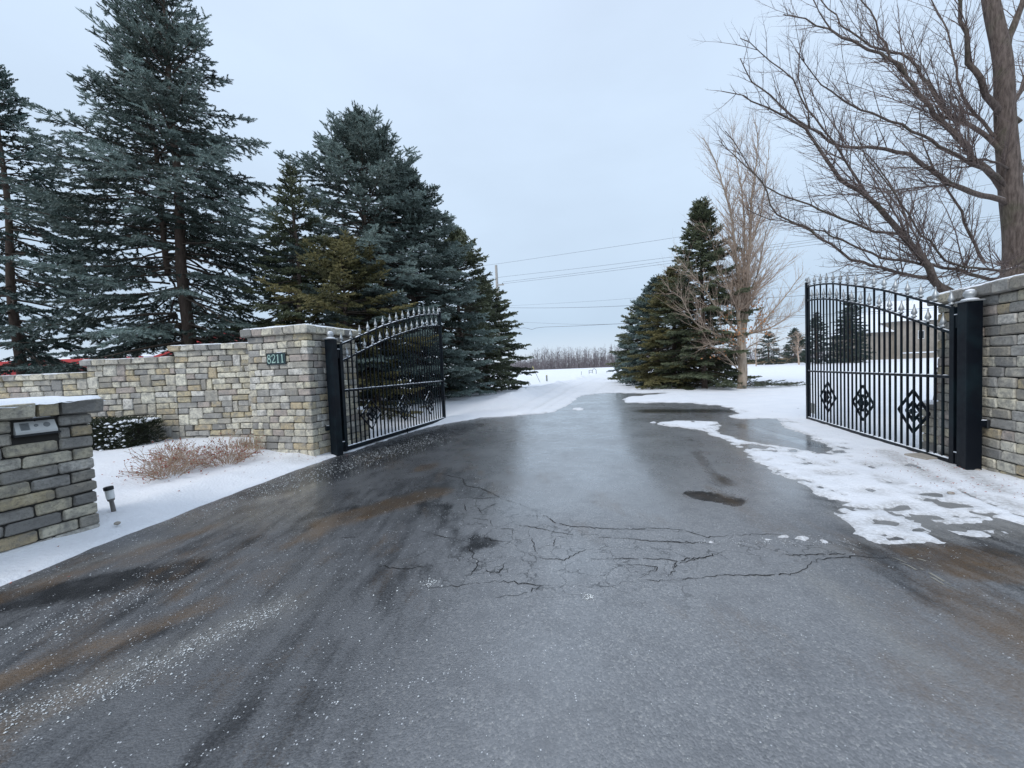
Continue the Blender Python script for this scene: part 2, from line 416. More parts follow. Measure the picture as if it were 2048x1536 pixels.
def snow_z(x, y, d0, d):
    near = sstep(40, 10, np.hypot(x, y))
    lump = (fbm(x, y, .9, 4, 11) - .5) * .05 * sstep(.15, .8, d) + (fbm(x, y, .22, 3, 3) - .5) * .028 * near * sstep(.0, .1, d)
    bank = sstep(20, 13, np.abs(y - 26)) * sstep(.5, 1.2, x*-1 + .29*(y-8) + .7) * 0
    # ploughed ridge along the left of the lane beyond the gate
    ridge_c = .30 * (y - 13) - 1.4
    ridge = np.exp(-((x - ridge_c) / .55)**2) * sstep(14, 19, y) * sstep(75, 50, y) * (.06 + .5 * (fbm(x, y, 1.0, 3, 21))**2)
    tracks = 0
    for off, w, a in TRACKS:
        cx = track_x(y, off)
        tracks = tracks + a * np.exp(-((x - cx) / w)**2)
    tracks = tracks * sstep(13, 15, y) * sstep(110, 60, y)
    thinr = sstep(1.5, 3.0, x) * sstep(16, 11, y)
    return terr(x, y, d0) - (.03 - .009 * thinr) + (.058 - .018 * thinr) * sstep(-.03 - .05 * thinr, .16, d) + lump + ridge - tracks
def ground_z(x, y):
    x = np.array([x], float); y = np.array([y], float); d = sdf(x, y)
    return float(snow_z(x, y, d, d)[0]) if d[0] > 0 else float(terr(x, y, d)[0])

def axis(lo, fine_lo, fine_hi, hi, step, growth):
    a = list(np.arange(fine_lo, fine_hi + 1e-6, step)); s = step; v = fine_hi
    while v < hi: s *= growth; v += s; a.append(v)
    s = step; v = fine_lo; pre = []
    while v > lo: s *= growth; v -= s; pre.append(v)
    return np.array(pre[::-1] + a)
def grid(xs, ys):
    X, Y = np.meshgrid(xs, ys); nx = len(xs)
    i = np.arange((len(ys) - 1) * (nx - 1)); r = i // (nx - 1); c = i % (nx - 1); a = r * nx + c
    return X.ravel(), Y.ravel(), np.stack([a, a + 1, a + nx + 1, a + nx], 1)

def capsule(X, Y, a, b, w, pw=1.0):
    p, q = np.array(G(*a)), np.array(G(*b)); e = q - p
    t = np.clip(((X - p[0]) * e[0] + (Y - p[1]) * e[1]) / (e @ e + 1e-9), 0, 1)
    dd = np.hypot(X - p[0] - e[0]*t, Y - p[1] - e[1]*t)
    return np.exp(-(dd / w)**2)
def build_snow():
    xs = axis(-900, -6.3, 7.0, 900, .05, 1.06); ys = axis(-12, 2.4, 8.0, 1200, .045, 1.036)
    X, Y, F = grid(xs, ys)
    d0 = sdf(X, Y)
    d = d0.copy()
    for px, py, rx, ry in HOLES:
        gx, gy = G(px, py); e = (np.hypot((X - gx) / rx, (Y - gy) / ry) - 1) * min(rx, ry); d = np.minimum(d, e)
    nn = (fbm(X, Y, .55, 3, 41) - .5) * .16 + (fbm(X, Y, .13, 2, 43) - .5) * .09
    nn = nn * (1 + .7 * sstep(1.5, 2.5, X)) + .05 * sstep(1.5, 2.5, X) * sstep(6, 4.5, Y)
    nn *= 1 - .7 * sstep(-2.5, -3.2, X) * sstep(8, 6, Y)
    # thin snow on the right: little melt holes
    thin = sstep(2.5, 3.5, X) * sstep(16, 12, Y) * sstep(2.6, .2, d0)
    gr_ = np.zeros(X.shape)
    for a, b in (((1765, 893), (1800, 918)), ((1800, 918), (1868, 950)), ((1880, 962), (1960, 1000)), ((1960, 1000), (2048, 1035))):
        gr_ = np.maximum(gr_, capsule(X, Y, a, b, .035))
    hole = np.maximum(sstep(.62, .72, fbm(X, Y, .30, 3, 77)), .8*sstep(.66, .78, fbm(X, Y, .15, 2, 78))) * thin + gr_ * 1.2
    de = d + nn * sstep(1.2, .3, np.abs(d)) - hole * .25
    for px, py, rx, ry in BLOBS:
        gx, gy = G(px, py); e = (1 - np.hypot((X - gx) / rx, (Y - gy) / ry)) * min(rx, ry) * 2.4 + (fbm(X, Y, .10, 3, 55) - .5) * .26; e = np.where(np.hypot(X - gx, Y - gy) < 2*max(rx, ry), e, -1); de = np.maximum(de, e)
    Z = snow_z(X, Y, d0, de)
    keep = (de > -.16)
    Fk = F[keep[F].any(1)]
    used = np.zeros(len(X), bool); used[Fk.ravel()] = True
    idx = np.cumsum(used) - 1
    gx1, gy1 = G(1655, 1040)
    dirt = sstep(.24, -.02, de) * .95 * sstep(-.5, .5, X) * (.45 + 1.0 * fbm(X, Y, .22, 3, 91)) + sstep(.10, -.02, de) * .35 * sstep(.5, -.5, X) + sstep(.5, .62, fbm(X, Y, .3, 4, 99)) * .5 * sstep(2.5, 4, X) * sstep(8, 5, Y) * 0
    # earth showing through under the right gate
    for a, b in (((1890, 925), (2000, 985)), ((1770, 905), (1880, 965)), ((1990, 1000), (2045, 1020))):
        p, q = np.array(G(*a)), np.array(G(*b)); e = q - p
        t = np.clip(((X - p[0]) * e[0] + (Y - p[1]) * e[1]) / (e @ e), 0, 1)
        dd = np.hypot(X - p[0] - e[0]*t, Y - p[1] - e[1]*t)
        dirt = np.maximum(dirt, sstep(.22, .02, dd) * .7)
    for px, py in ((640, 900), (660, 912), (600, 915)):
        gx, gy = G(px, py, .1); dirt = np.maximum(dirt, .45 * sstep(.5, .1, np.hypot(X - gx, Y - gy)))
    tr = np.zeros(X.shape)
    for off, w, a in TRACKS: tr = tr + a * np.exp(-((X - track_x(Y, off)) / (w * 1.3))**2)
    lane = np.exp(-((X - track_x(Y, 2.9)) / 2.6)**4) * sstep(13, 15, Y) * sstep(120, 70, Y)
    dirt = np.maximum(dirt, lane * .14)
    dirt = np.maximum(dirt, np.clip(tr * 9, 0, .4) * sstep(13, 15, Y) * sstep(110, 60, Y))
    V = np.stack([X, Y, Z], 1)[used]
    me = np_mesh('snow', V, idx[Fk], {'dirt': dirt[used]}, True)
    tag(link('snow', me, MT['snow']), kind='structure')
build_snow()

def build_drive():
    xs = axis(-16, -6.0, 6.0, 24, .06, 1.08); ys = axis(-7, 1.2, 8.0, 42, .06, 1.05)
    X, Y, F = grid(xs, ys); d = sdf(X, Y)
    lim = np.where((X > 1.5) & (Y < 16), 4.0, .3)
    Z = terr(X, Y, d) * (d < lim) + np.where(d < lim, 0, -.05)
    Z = Z - .012 * capsule(X, Y, (1400, 985), (1460, 995), .2) + (fbm(X, Y, 1.6, 3, 8) - .5) * .012 * sstep(.2, -.1, d)
    w1 = fbm(X, Y, .5, 4, 61); w2 = fbm(X * .8 + Y * .25, Y * .35, .5, 4, 62)
    wob = .55 + .9 * (w1 - .25)
    wet = .34 + .0 * X
    wet = np.maximum(wet, .80 * sstep(2.9, 4.6, Y) * (.75 + .5 * (w1 - .5)))
    wet = np.maximum(wet, .62 * capsule(X, Y, (1150, 1100), (1120, 1300), .8) * wob)
    wet = np.maximum(wet, capsule(X, Y, (1395, 988), (1465, 996), .2) * 1.4)
    wet = np.maximum(wet, capsule(X, Y, (1390, 905), (1445, 970), .16) * 1.1 * (.6 + .8 * (w1 - .2)))
    wet = np.maximum(wet, capsule(X, Y, (1300, 822), (1450, 822), .9) * 1.1); wet = np.maximum(wet, capsule(X, Y, (1480, 850), (1630, 892), .3) * 1.0)
    wet = np.maximum(wet, capsule(X, Y, (740, 1020), (880, 975), .35) * 1.0)
    wet = np.maximum(wet, capsule(X, Y, (560, 990), (900, 880), .45) * .95)
    wet = wet * (1 - .6 * sstep(2.4, 4.2, X) * sstep(4.5, 3.5, Y)) * (1 - .5 * sstep(-1.6, -3.0, X) * sstep(4.6, 3.4, Y))
    dark = np.maximum.reduce([1.15 * capsule(X, Y, (540, 975), (930, 852), .62) * sstep(.2, .45, w1 + .2), 1.0 * capsule(X, Y, (-150, 1235), (360, 1140), .26) * sstep(.25, .5, w2 + .1), .5 * capsule(X, Y, (-100, 1420), (330, 1260), .13), .3 * capsule(X, Y, (150, 1520), (560, 1290), .12), .85 * capsule(X, Y, (900, 1000), (1000, 1130), .28) * sstep(.4, .6, w1),  # gate-side band: wet edge with the spruce reflection painted dark
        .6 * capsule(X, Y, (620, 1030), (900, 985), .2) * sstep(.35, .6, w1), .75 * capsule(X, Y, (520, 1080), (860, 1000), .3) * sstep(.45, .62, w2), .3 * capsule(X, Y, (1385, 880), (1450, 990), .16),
        .8 * capsule(X, Y, (1300, 822), (1450, 822), .5), .45 * capsule(X, Y, (1640, 975), (1720, 1060), .25), .6 * capsule(X, Y, (1750, 1100), (2000, 1270), .22) * sstep(.4, .6, w1),  # far puddle: reflection of trees painted into the dark mask
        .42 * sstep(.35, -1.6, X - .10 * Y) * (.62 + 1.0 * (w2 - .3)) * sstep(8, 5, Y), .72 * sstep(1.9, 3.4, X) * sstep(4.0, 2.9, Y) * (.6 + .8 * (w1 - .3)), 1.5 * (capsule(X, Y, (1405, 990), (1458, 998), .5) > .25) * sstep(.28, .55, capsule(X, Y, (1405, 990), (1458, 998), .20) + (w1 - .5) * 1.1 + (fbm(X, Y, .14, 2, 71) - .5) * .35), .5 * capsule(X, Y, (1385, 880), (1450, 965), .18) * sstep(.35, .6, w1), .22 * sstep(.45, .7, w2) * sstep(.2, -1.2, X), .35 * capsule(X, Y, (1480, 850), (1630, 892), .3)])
    sand = np.maximum.reduce([.85 * capsule(X, Y, (-200, 1440), (420, 1210), .16) * sstep(.3, .55, w1 + .1), 1.6 * capsule(X, Y, (660, 1045), (870, 985), .20) * sstep(.2, .4, w1 + .1), .8 * capsule(X, Y, (380, 1180), (720, 1030), .2) * sstep(.35, .6, w2 + .05),
        .8 * capsule(X, Y, (-50, 1215), (420, 1055), .14), .7 * capsule(X, Y, (820, 945), (960, 905), .25) * sstep(.3, .6, w1), .95 * capsule(X, Y, (1950, 1130), (2300, 1500), .45) * sstep(.25, .55, w1 + .1), .55 * capsule(X, Y, (1395, 890), (1450, 965), .22) * sstep(.3, .6, w1),
        .5 * capsule(X, Y, (1420, 975), (1460, 995), .15), .4 * capsule(X, Y, (1700, 1100), (1900, 1400), .3) * sstep(.4, .6, w2), .4 * sstep(.45, .7, w1) * sstep(-.2, -1.5, X) * sstep(5, 3.5, Y), .3 * sstep(.5, .7, w2)])
    pale = np.maximum.reduce([.55 * capsule(X, Y, (-100, 1490), (560, 1215), .16) * sstep(.35, .6, w1 + .1), .5 * capsule(X, Y, (-100, 1220), (300, 1085), .1), .55 * sstep(.14, .0, -d) * sstep(1.0, 2.0, X) * sstep(12, 8, Y),
        .45 * capsule(X, Y, (1600, 1130), (1860, 1330), .11) * sstep(.3, .6, w1), .35 * capsule(X, Y, (1650, 1100), (1760, 1090), .12)])
    salt = np.maximum.reduce([1.0 * capsule(X, Y, (-100, 1480), (240, 1360), .14) * sstep(.35, .55, w1 + .1), 1.0 * capsule(X, Y, (240, 1360), (560, 1215), .10) * sstep(.35, .55, w1 + .1), .8 * capsule(X, Y, (-50, 1290), (330, 1170), .14) * sstep(.4, .6, w1 + .1),
        .65 * capsule(X, Y, (480, 995), (850, 880), .4) * sstep(.35, .6, w2 + .1), .55 * sstep(.30, .0, -d) * sstep(0, -1, X), .28 * sstep(.8, -.6, X) * sstep(6, 2.5, Y) * sstep(.3, .6, w1), 0 * X, .45 * capsule(X, Y, (1400, 1082), (1700, 1082), .08)])
    tex = .82 + .4 * (w1 - .5) * 2
    tex = tex * (1 - .75 * capsule(X, Y, (1395, 985), (1465, 995), .16))
    crk = np.maximum.reduce([capsule(X, Y, (900, 1000), (1180, 1110), .5), capsule(X, Y, (850, 1130), (1300, 1150), .35), .9 * capsule(X, Y, (1300, 1100), (1650, 1090), .25), .5 * capsule(X, Y, (640, 1130), (820, 1060), .3)])
    me = np_mesh('driveway', np.stack([X, Y, Z], 1), F, {'wet': np.clip(wet, 0, 1), 'sand': sand, 'dark': dark, 'pale': pale, 'salt': salt, 'rough_tex': tex, 'cracked': np.clip(crk * 1.3, 0, 1), 'damp_and_reflection': np.clip(np.maximum.reduce([.90 * sstep(.3, -1.5, X - .06 * Y) * sstep(12, 8, Y), .6 * sstep(1.6, 3.0, X) * sstep(4.4, 3.2, Y), 1.0 * capsule(X, Y, (520, 985), (930, 850), .62), .15 * sstep(2.6, 1.6, Y)]) * (.85 + .5 * (w1 - .5)), 0, 1)}, True)  # last mask: damp tone, plus spruce reflection painted dark by the left gate
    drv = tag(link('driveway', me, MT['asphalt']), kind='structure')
    return drv
DRIVE = build_drive()

def road_z(x, y):
    X = np.array([x], float); Y = np.array([y], float)
    return float((fbm(X, Y, 1.6, 3, 8)[0] - .5) * .012 - .012 * capsule(X, Y, (1400, 985), (1460, 995), .2)[0])

# cracks: thin broken ribbons lying on the asphalt
CR6 = [[(700,268),(765,288),(830,300),(850,340),(920,350),(980,375),(1030,405),(1120,430),(1200,465),(1260,495),(1310,530),(1380,545),(1480,552),(1600,558),(1750,560),(1900,568),(2048,575)],
 [(780,345),(850,342)], [(880,475),(940,460),(990,435),(1040,422)], [(760,410),(850,400),(905,405),(1000,398)], [(905,405),(900,440),(930,480)], [(905,405),(950,370)],
 [(620,570),(700,590),(780,610),(870,630),(940,635),(1000,640)], [(870,605),(940,600),(985,560),(975,515),(880,505)], [(985,555),(1090,560),(1085,600),(1100,625),(1000,625),(940,600)],
 [(860,650),(885,680),(890,710),(915,720),(900,760),(870,800)], [(400,750),(550,765),(700,740),(860,715),(915,712),(1100,700)], [(915,745),(960,780),(1020,785),(1050,735)], [(1020,785),(1110,775)],
 [(1185,605),(1200,655),(1215,690)], [(1085,660),(1170,690),(1250,715),(1350,720),(1410,690),(1440,672),(1480,665)],
 [(560,850),(700,862),(900,840),(1000,830),(1100,835),(1240,850),(1400,855),(1600,855),(1660,830),(1750,825),(1850,820),(2048,810)], [(1240,850),(1170,890),(1000,912)],
 [(1100,540),(1180,548),(1300,575),(1400,590)], [(1510,600),(1650,605),(1800,620),(2048,628)], [(1580,745),(1700,740),(1830,750),(1780,790),(1730,815)], [(1480,715),(1700,710),(1850,712),(1930,720),(2048,700)],
 [(1930,720),(1915,765),(1900,800)], [(1210,480),(1215,515),(1240,525)], [(1310,600),(1295,650)], [(200,605),(300,598)], [(840,430),(850,470)], [(1170,560),(1172,600)]]
CR7 = [[(225,710),(400,720),(520,755),(640,745),(760,742),(860,740),(900,765)], [(180,965),(300,962),(420,955),(600,935),(720,935),(860,935),(940,930),(1000,890),(1015,870),(1100,855),(1200,845),(1300,850),(1400,855)],
 [(370,870),(330,945)], [(190,885),(280,900),(200,940)], [(370,880),(480,855),(570,830)], [(1130,770),(1200,790),(1310,830)], [(0,715),(120,718),(225,710)], [(200,770),(400,780),(540,782)], [(850,838),(1000,838),(1180,833)], [(1850,895),(2000,892)]]
def ribbon(name, pts, w, m, parent, lift=.0035, jit=.011, broken=.0, label=None):
    P = [G(*p) for p in pts]; mb = MB(); dense = []
    for (ax, ay), (bx, by) in zip(P[:-1], P[1:]):
        n = max(2, int(math.hypot(bx-ax, by-ay) / .025))
        for i in range(n):
            t = i / n; dense.append((ax + (bx-ax)*t + random.gauss(0, jit*.5), ay + (by-ay)*t + random.gauss(0, jit*.8)))
    dense.append(P[-1]); n = len(dense); prev = None; ww = random.uniform(.6, 1.2)
    for i, (x, y) in enumerate(dense):
        a = dense[max(i-1, 0)]; b = dense[min(i+1, n-1)]
        dx, dy = b[0]-a[0], b[1]-a[1]; l = math.hypot(dx, dy) + 1e-9; nx, ny = -dy/l, dx/l
        ww += random.gauss(0, .35); ww = min(max(ww, .22), 2.1)
        w_ = w + .0013 * max(0, y - 3)
        q = w_ * ww * (.3 + .7 * min(1, i/3, (n-1-i)/3)) * .5
        z = road_z(x, y) + lift
        cur = ((x + nx*q, y + ny*q, z), (x - nx*q, y - ny*q, z))
        if prev and random.random() > broken: mb.add([prev[0], prev[1], cur[1], cur[0]], [(0, 1, 2, 3)])
        prev = cur
    mb.build(name, m, parent)
for c in CR6: ribbon('crack', c6(c), .0045, MT['crack'], DRIVE, broken=.04)
for c in CR7: ribbon('crack', c7(c), .005, MT['crack'], DRIVE, broken=.04)
for c in ([(1390,860),(1480,890),(1560,930),(1660,985),(1720,1010)], [(1400,850),(1500,885),(1600,935),(1700,995)], [(1440,850),(1540,860),(1640,895)]):
    ribbon('tyre_scuff', c7(c), .012, MT['skid'], DRIVE, lift=.003, jit=.006, broken=.3)

def scatter_grains():
    """de-icing salt, ice crumbs and pale grit lying loose on the asphalt"""
    v0 = np.array([(1,0,0),(-1,0,0),(0,1,0),(0,-1,0),(0,0,.8),(0,0,-.3)], float)
    f0 = np.array([(0,2,4),(2,1,4),(1,3,4),(3,0,4),(2,0,5),(1,2,5),(3,1,5),(0,3,5)])
    pts = []
    def band(a, b, w, n, s0, s1):
        p, q = np.array(G(*a)), np.array(G(*b))
        for _ in range(n):
            t = random.random(); c = p + (q - p) * t
            pts.append((c[0] + random.gauss(0, w), c[1] + random.gauss(0, w), random.uniform(s0, s1) * random.uniform(.35, 1.0)))
    band((-200, 1500), (240, 1370), .10, 420, .003, .009); band((240, 1370), (560, 1215), .07, 420, .003, .009)
    band((-50, 1300), (330, 1170), .12, 260, .003, .010); band((450, 1005), (880, 872), .28, 1700, .004, .011)
    band((100, 1130), (600, 950), .25, 500, .003, .008); band((0, 1500), (900, 1300), .5, 220, .002, .009); band((300, 1300), (900, 1000), .5, 260, .002, .008)
    band((700, 1536), (1500, 1250), .7, 330, .0015, .005); band((1400, 1084), (1700, 1084), .05, 120, .003, .008)
    band((850, 1166), (870, 1168), .035, 60, .004, .010); band((1176, 1192), (1178, 1195), .022, 50, .004, .010); band((1300, 1300), (2000, 1400), .6, 160, .0015, .005)
    band((1200, 1000), (1300, 1250), .9, 200, .0015, .004)
    A = np.array(pts); d = sdf(A[:, 0], A[:, 1]); A = A[(d < -.01) & (A[:, 1] > .4)]; n = len(A)
    s = A[:, 2][:, None, None] * np.random.uniform(.6, 1.3, (n, 1, 3))
    V = v0[None] * s * np.random.uniform(.7, 1.3, (n, 6, 1))
    a = np.random.uniform(0, 6.28, n); ca, sa = np.cos(a)[:, None], np.sin(a)[:, None]
    X = V[:, :, 0]*ca - V[:, :, 1]*sa + A[:, 0:1]; Y = V[:, :, 0]*sa + V[:, :, 1]*ca + A[:, 1:2]
    zz = (fbm(A[:, 0], A[:, 1], 1.6, 3, 8) - .5) * .012
    Z = V[:, :, 2] + zz[:, None] + .003
    F = (f0[None] + (np.arange(n) * 6)[:, None, None]).reshape(-1, 3)
    me = np_mesh('salt_grains', np.stack([X, Y, Z], 2).reshape(-1, 3), F)
    tag(link('salt_grains', me, MT['salt']), 'loose white de-icing salt and ice crumbs scattered over the asphalt', 'road salt', kind='stuff')
scatter_grains()

def scatter_leaves():
    """dead leaves and bits of mulch on the snow"""
    mb = MB()
    def lf(x, y, s):
        z = ground_z(x, y) + .008; a = random.random()*6.28; c, q = math.cos(a)*s, math.sin(a)*s
        mb.add([(x+c, y+q, z+random.uniform(0, .01)), (x-q*.5, y+c*.5, z), (x-c, y-q, z+random.uniform(0, .012)), (x+q*.5, y-c*.5, z+.004)], [(0, 1, 2, 3)])
    for (px, py, w, n, s) in ((330, 960, .5, 60, .02), (460, 925, .45, 60, .02), (560, 900, .5, 60, .02), (640, 905, .3, 30, .018), (1960, 960, .35, 90, .012), (1850, 925, .35, 60, .010), (1800, 905, .6, 50, .010), (60, 1125, .3, 5, .012), (1480, 830, 1.2, 20, .02)):
        cx, cy = G(px, py, .1)
        for _ in range(n): lf(cx + random.gauss(0, w), cy + random.gauss(0, w*.7), s*random.uniform(.5, 1.3))
    tag(mb.build('leaf_litter', MT['leafred']), 'small brown leaves and mulch crumbs strewn on the snow', 'leaf litter', kind='stuff')
scatter_leaves()

# ------------------------------------------------------------------ masonry
def stone_variants(n, l, d, h, bev, jit, seed):
    out = []; rnd = random.Random(seed)
    for k in range(n):
        bm = bmesh.new(); bmesh.ops.create_cube(bm, size=1)
        for v in bm.verts: v.co = Vector((v.co.x*l, v.co.y*d, v.co.z*h)) + Vector([rnd.uniform(-jit, jit) for _ in range(3)])
        bmesh.ops.bevel(bm, geom=bm.edges[:], offset=bev, segments=1, affect='EDGES')
        for v in bm.verts: v.co += Vector([rnd.uniform(-jit, jit)*.45 for _ in range(3)])
        bmesh.ops.triangulate(bm, faces=bm.faces[:])
        for v in bm.verts: v.co = Vector((v.co.x/l, v.co.y/d, v.co.z/h))
        me = bpy.data.meshes.new('stone'); bm.to_mesh(me); bm.free()
        out.append(me)
    return out
SV = {k: stone_variants(7, .3, .16, .13, .016, .0085, 5) for k in ('stone', 'coping', 'pier')}
for k, vs in SV.items():
    for me in vs: me.materials.append(MT[k])
def stone(parent, x, y, z, l, d, h, rz=0.0, m='stone', name='stone', gap=.010):
    """centre position in the parent's frame"""
    o = bpy.data.objects.new(name, random.choice(SV[m])); COL.objects.link(o); o.parent = parent
    o.location = (x, y, z); o.scale = (l - gap, d, h - gap); o.rotation_euler = (random.gauss(0, .006), random.gauss(0, .008), rz + (math.pi if random.random() < .5 else 0) + random.gauss(0, .006))
    return o
def snow_slab(parent, x0, x1, y0, y1, z, th, seed=0, name='snow_cover', edge=.04, droop=.012, nx=None):
    nx = nx or max(8, int((x1-x0)/.05)); ny = max(6, int((y1-y0)/.05))
    xs = np.linspace(x0, x1, nx+1); ys = np.linspace(y0, y1, ny+1)
    X, Y, F = grid(xs, ys)
    e = np.minimum.reduce([X-x0, x1-X, Y-y0, y1-Y])
    T = th * sstep(-.01, edge, e) * (.7 + .6*(fbm(X + 3*seed, Y, .35, 3, seed) - .3)) + (fbm(X + 7*seed, Y, .08, 2, seed+3) - .5)*.006
    ed = e < 1e-6
    T = np.where(ed, -droop * fbm(X*3, Y*3, .2, 2, seed), T)
    jit = np.where(ed, (fbm(X*5+seed, Y*5, .3, 3, seed+9) - .62) * .025, 0)
    cx, cy = (x0+x1)/2, (y0+y1)/2
    X = X + jit*np.sign(X-cx)*(np.abs(np.minimum(X-x0, x1-X)) < 1e-6); Y = Y + jit*np.sign(Y-cy)*(np.abs(np.minimum(Y-y0, y1-Y)) < 1e-6)
    me = np_mesh(name, np.stack([X, Y, z + T], 1), F, None, True)
    return link(name, me, MT['cap'], parent)

def pillar(corner, ang, W, Lr, z0, ztop, label, side, coping_th=.155, co=.17):
    """corner = near road-side corner; local frame: +x along the road face (away from camera), +y away from the road.
    side=+1 pillar lies left of the road, -1 right"""
    root = empty('stone_pillar', (corner[0], corner[1], 0), math.pi/2 - ang)
    tag(root, label, 'pillar', 'stone gate pillars')
    s = side
    def L2(x, y): return (x, s*y)
    body_top = ztop - coping_th; n = 18; h = (body_top - z0) / n
    MB().box(.03, Lr-.03, min(s*.03, s*(W-.03)), max(s*.03, s*(W-.03)), z0-.15, body_top-.01).build('core', MT['core'], root)
    dp = .15
    for r in range(n):
        zc = z0 + (r+.5)*h
        # four runs; corner ownership alternates
        for run in range(4):
            full = Lr if run % 2 == 0 else W
            own = (r + run) % 2 == 0
            a, b = (0, full) if own else (dp, full - dp)
            t = a
            if not own and False: pass
            first = True
            while t < b - .02:
                w = random.choice((.17, .22, .26, .30, .33, .37)) * random.uniform(.95, 1.05)
                if b - t - w < .12: w = b - t
                if w > .45: w = w / 2
                c = t + w/2; off = random.gauss(0, .0035)
                if run == 0: x, y, rz = c, dp/2 + off, 0
                elif run == 1: x, y, rz = dp/2 + off, c, math.pi/2
                elif run == 2: x, y, rz = c, W - dp/2 + off, 0
                else: x, y, rz = Lr - dp/2 + off, c, math.pi/2
                X, Yl = L2(x, y)
                stone(root, X, Yl, zc, w, dp, h, rz); t += w
    # coping: a ring of larger blocks and a slab inside
    zc = ztop - coping_th/2; o_ = .085
    MB().box(.05, Lr-.05, min(s*.05, s*(W-.05)), max(s*.05, s*(W-.05)), body_top, ztop-.012).build('core', MT['core'], root)
    for run in range(4):
        full = (Lr if run % 2 == 0 else W) + 2*o_
        own = run % 2 == 0; d2 = .30
        a, b = (-o_, full-o_) if own else (-o_+d2, full-o_-d2)
        nn = max(2, round((b-a)/.24)); w = (b-a)/nn
        for i in range(nn):
            c = a + (i+.5)*w
            if run == 0: x, y, rz = c, d2/2-o_, 0
            elif run == 1: x, y, rz = d2/2-o_, c, math.pi/2
            elif run == 2: x, y, rz = c, W+o_-d2/2, 0
            else: x, y, rz = Lr+o_-d2/2, c, math.pi/2
            X, Yl = L2(x, y)
            stone(root, X, Yl, zc + random.gauss(0, .002), w, d2, coping_th, rz, 'coping', 'coping_stone', .004)
    y0, y1 = sorted((s*(-o_+.01), s*(W+o_-.01)))
    snow_slab(root, -o_+.01, Lr+o_-.01, y0, y1, ztop-.012, .035, 3+side)
    return root
LC, LA = (-3.88, 7.38), .2794
RF, RA = (6.50, 5.88), .3015
RC = (RF[0] - 1.42*math.sin(RA), RF[1] - 1.42*math.cos(RA))
PL = pillar(LC, LA, 1.5, 1.38, .05, 2.60, 'left gate pillar of tan and grey stone carrying the 8211 number plate', 1)
PR = pillar(RC, RA, 1.5, 1.42, -.08, 2.46, 'right gate pillar of grey and tan stone at the right edge of the picture', -1)

# low snow-topped garden wall running back from each pillar
def low_wall(corner, ang, t0, yoff, side, ztop, label, ln=.38):
    root = empty('low_stone_wall', (corner[0], corner[1], 0), math.pi/2 - ang); tag(root, label, 'wall')
    z0 = 0.0; n = 5; h = (ztop-.10-z0)/n
    MB().box(t0+.02, t0+ln-.02, min(side*(yoff+.03), side*(yoff+.33)), max(side*(yoff+.03), side*(yoff+.33)), -.1, ztop-.1).build('core', MT['core'], root)
    for r in range(n):
        t = t0
        while t < t0+ln-.02:
            w = random.uniform(.2, .36)
            if t0+ln-t-w < .12: w = t0+ln-t
            stone(root, t+w/2, side*(yoff+.075), z0+(r+.5)*h, w, .15, h); t += w
        for e in (yoff+.09, yoff+.27): stone(root, t0+.06, side*e, z0+(r+.5)*h, .18, .15, h, math.pi/2)
    for i in range(2):
        stone(root, t0+(i+.5)*ln/2, side*(yoff+.18), ztop-.05, ln/2, .42, .1, 0, 'coping', 'coping_stone', .004)
    y0, y1 = sorted((side*(yoff-.02), side*(yoff+.38)))
    snow_slab(root, t0, t0+ln, y0, y1, ztop-.01, .06, 8)
low_wall(LC, LA, 1.5, .1, 1, .80, 'low snow-topped stone ledge behind the left gate pillar')
low_wall(RC, RA, 1.54, .1, -1, .78, 'low snow-topped stone ledge behind the right gate pillar')

# stepped garden wall, left
def ashlar(root, x0, x1, z0, z1, yf, cell=.061, rowh=.127, m='stone', budget=None):
    nx = int(round((x1-x0)/cell)); nz_ = int(round((z1-z0)/rowh)); cx = (x1-x0)/nx; cz = (z1-z0)/nz_
    occ = [[False]*nx for _ in range(nz_)]
    for r in range(nz_):
        c = 0
        while c < nx:
            if occ[r][c]: c += 1; continue
            free = 0
            while c+free < nx and not occ[r][c+free] and free < 7: free += 1
            hh = 1
            if r+1 < nz_ and random.random() < .13: hh = 2
            if hh == 2:
                w = min(free, random.choice((2, 3, 4, 5)))
            else: w = min(free, random.choice((3, 4, 5, 6, 6, 7)))
            rest = free - w
            if 0 < rest < 2: w = free if free < 6 else w - 1
            if hh == 2:
                if any(occ[r+1][c+i] for i in range(w)): hh = 1
            for i in range(w):
                occ[r][c+i] = True
                if hh == 2: occ[r+1][c+i] = True
            stone(root, x0+(c+w/2)*cx, yf + .09 + random.gauss(0, .005), z0+(r+hh/2)*cz, w*cx, .18, hh*cz, 0, m)
            c += w
GW = empty('garden_wall', (-4.9, 8.45, 0)); tag(GW, 'stepped tan and grey stone wall with coping left of the numbered pillar', 'wall')
for (x0, x1, zt) in ((-2.48, .06, 2.41), (-4.42, -2.48, 2.17), (-6.7, -4.42, 1.90)):
    MB().box(x0+.005, x1-.005, .05, .33, -.1, zt-.14).build('core', MT['core'], GW)
    ashlar(GW, x0, x1, .14, zt-.13, 0.0)
    n = round((x1-x0)/.275); w = (x1-x0+.09)/n
    for i in range(n): stone(GW, x0-.09+(i+.5)*w, .16, zt-.065+random.gauss(0, .002), w, .46, .13, 0, 'coping', 'coping_stone', .004)
    snow_slab(GW, x0-.08, x1-.01, -.05, .37, zt-.012, .022, 5, edge=.06)
MB().box(-11.5, -6.705, .02, .33, -.1, 1.76).build('core', MT['coping'], GW)
MB().box(-11.5, -6.705, -.07, .39, 1.765, 1.9).build('coping', MT['coping'], GW)

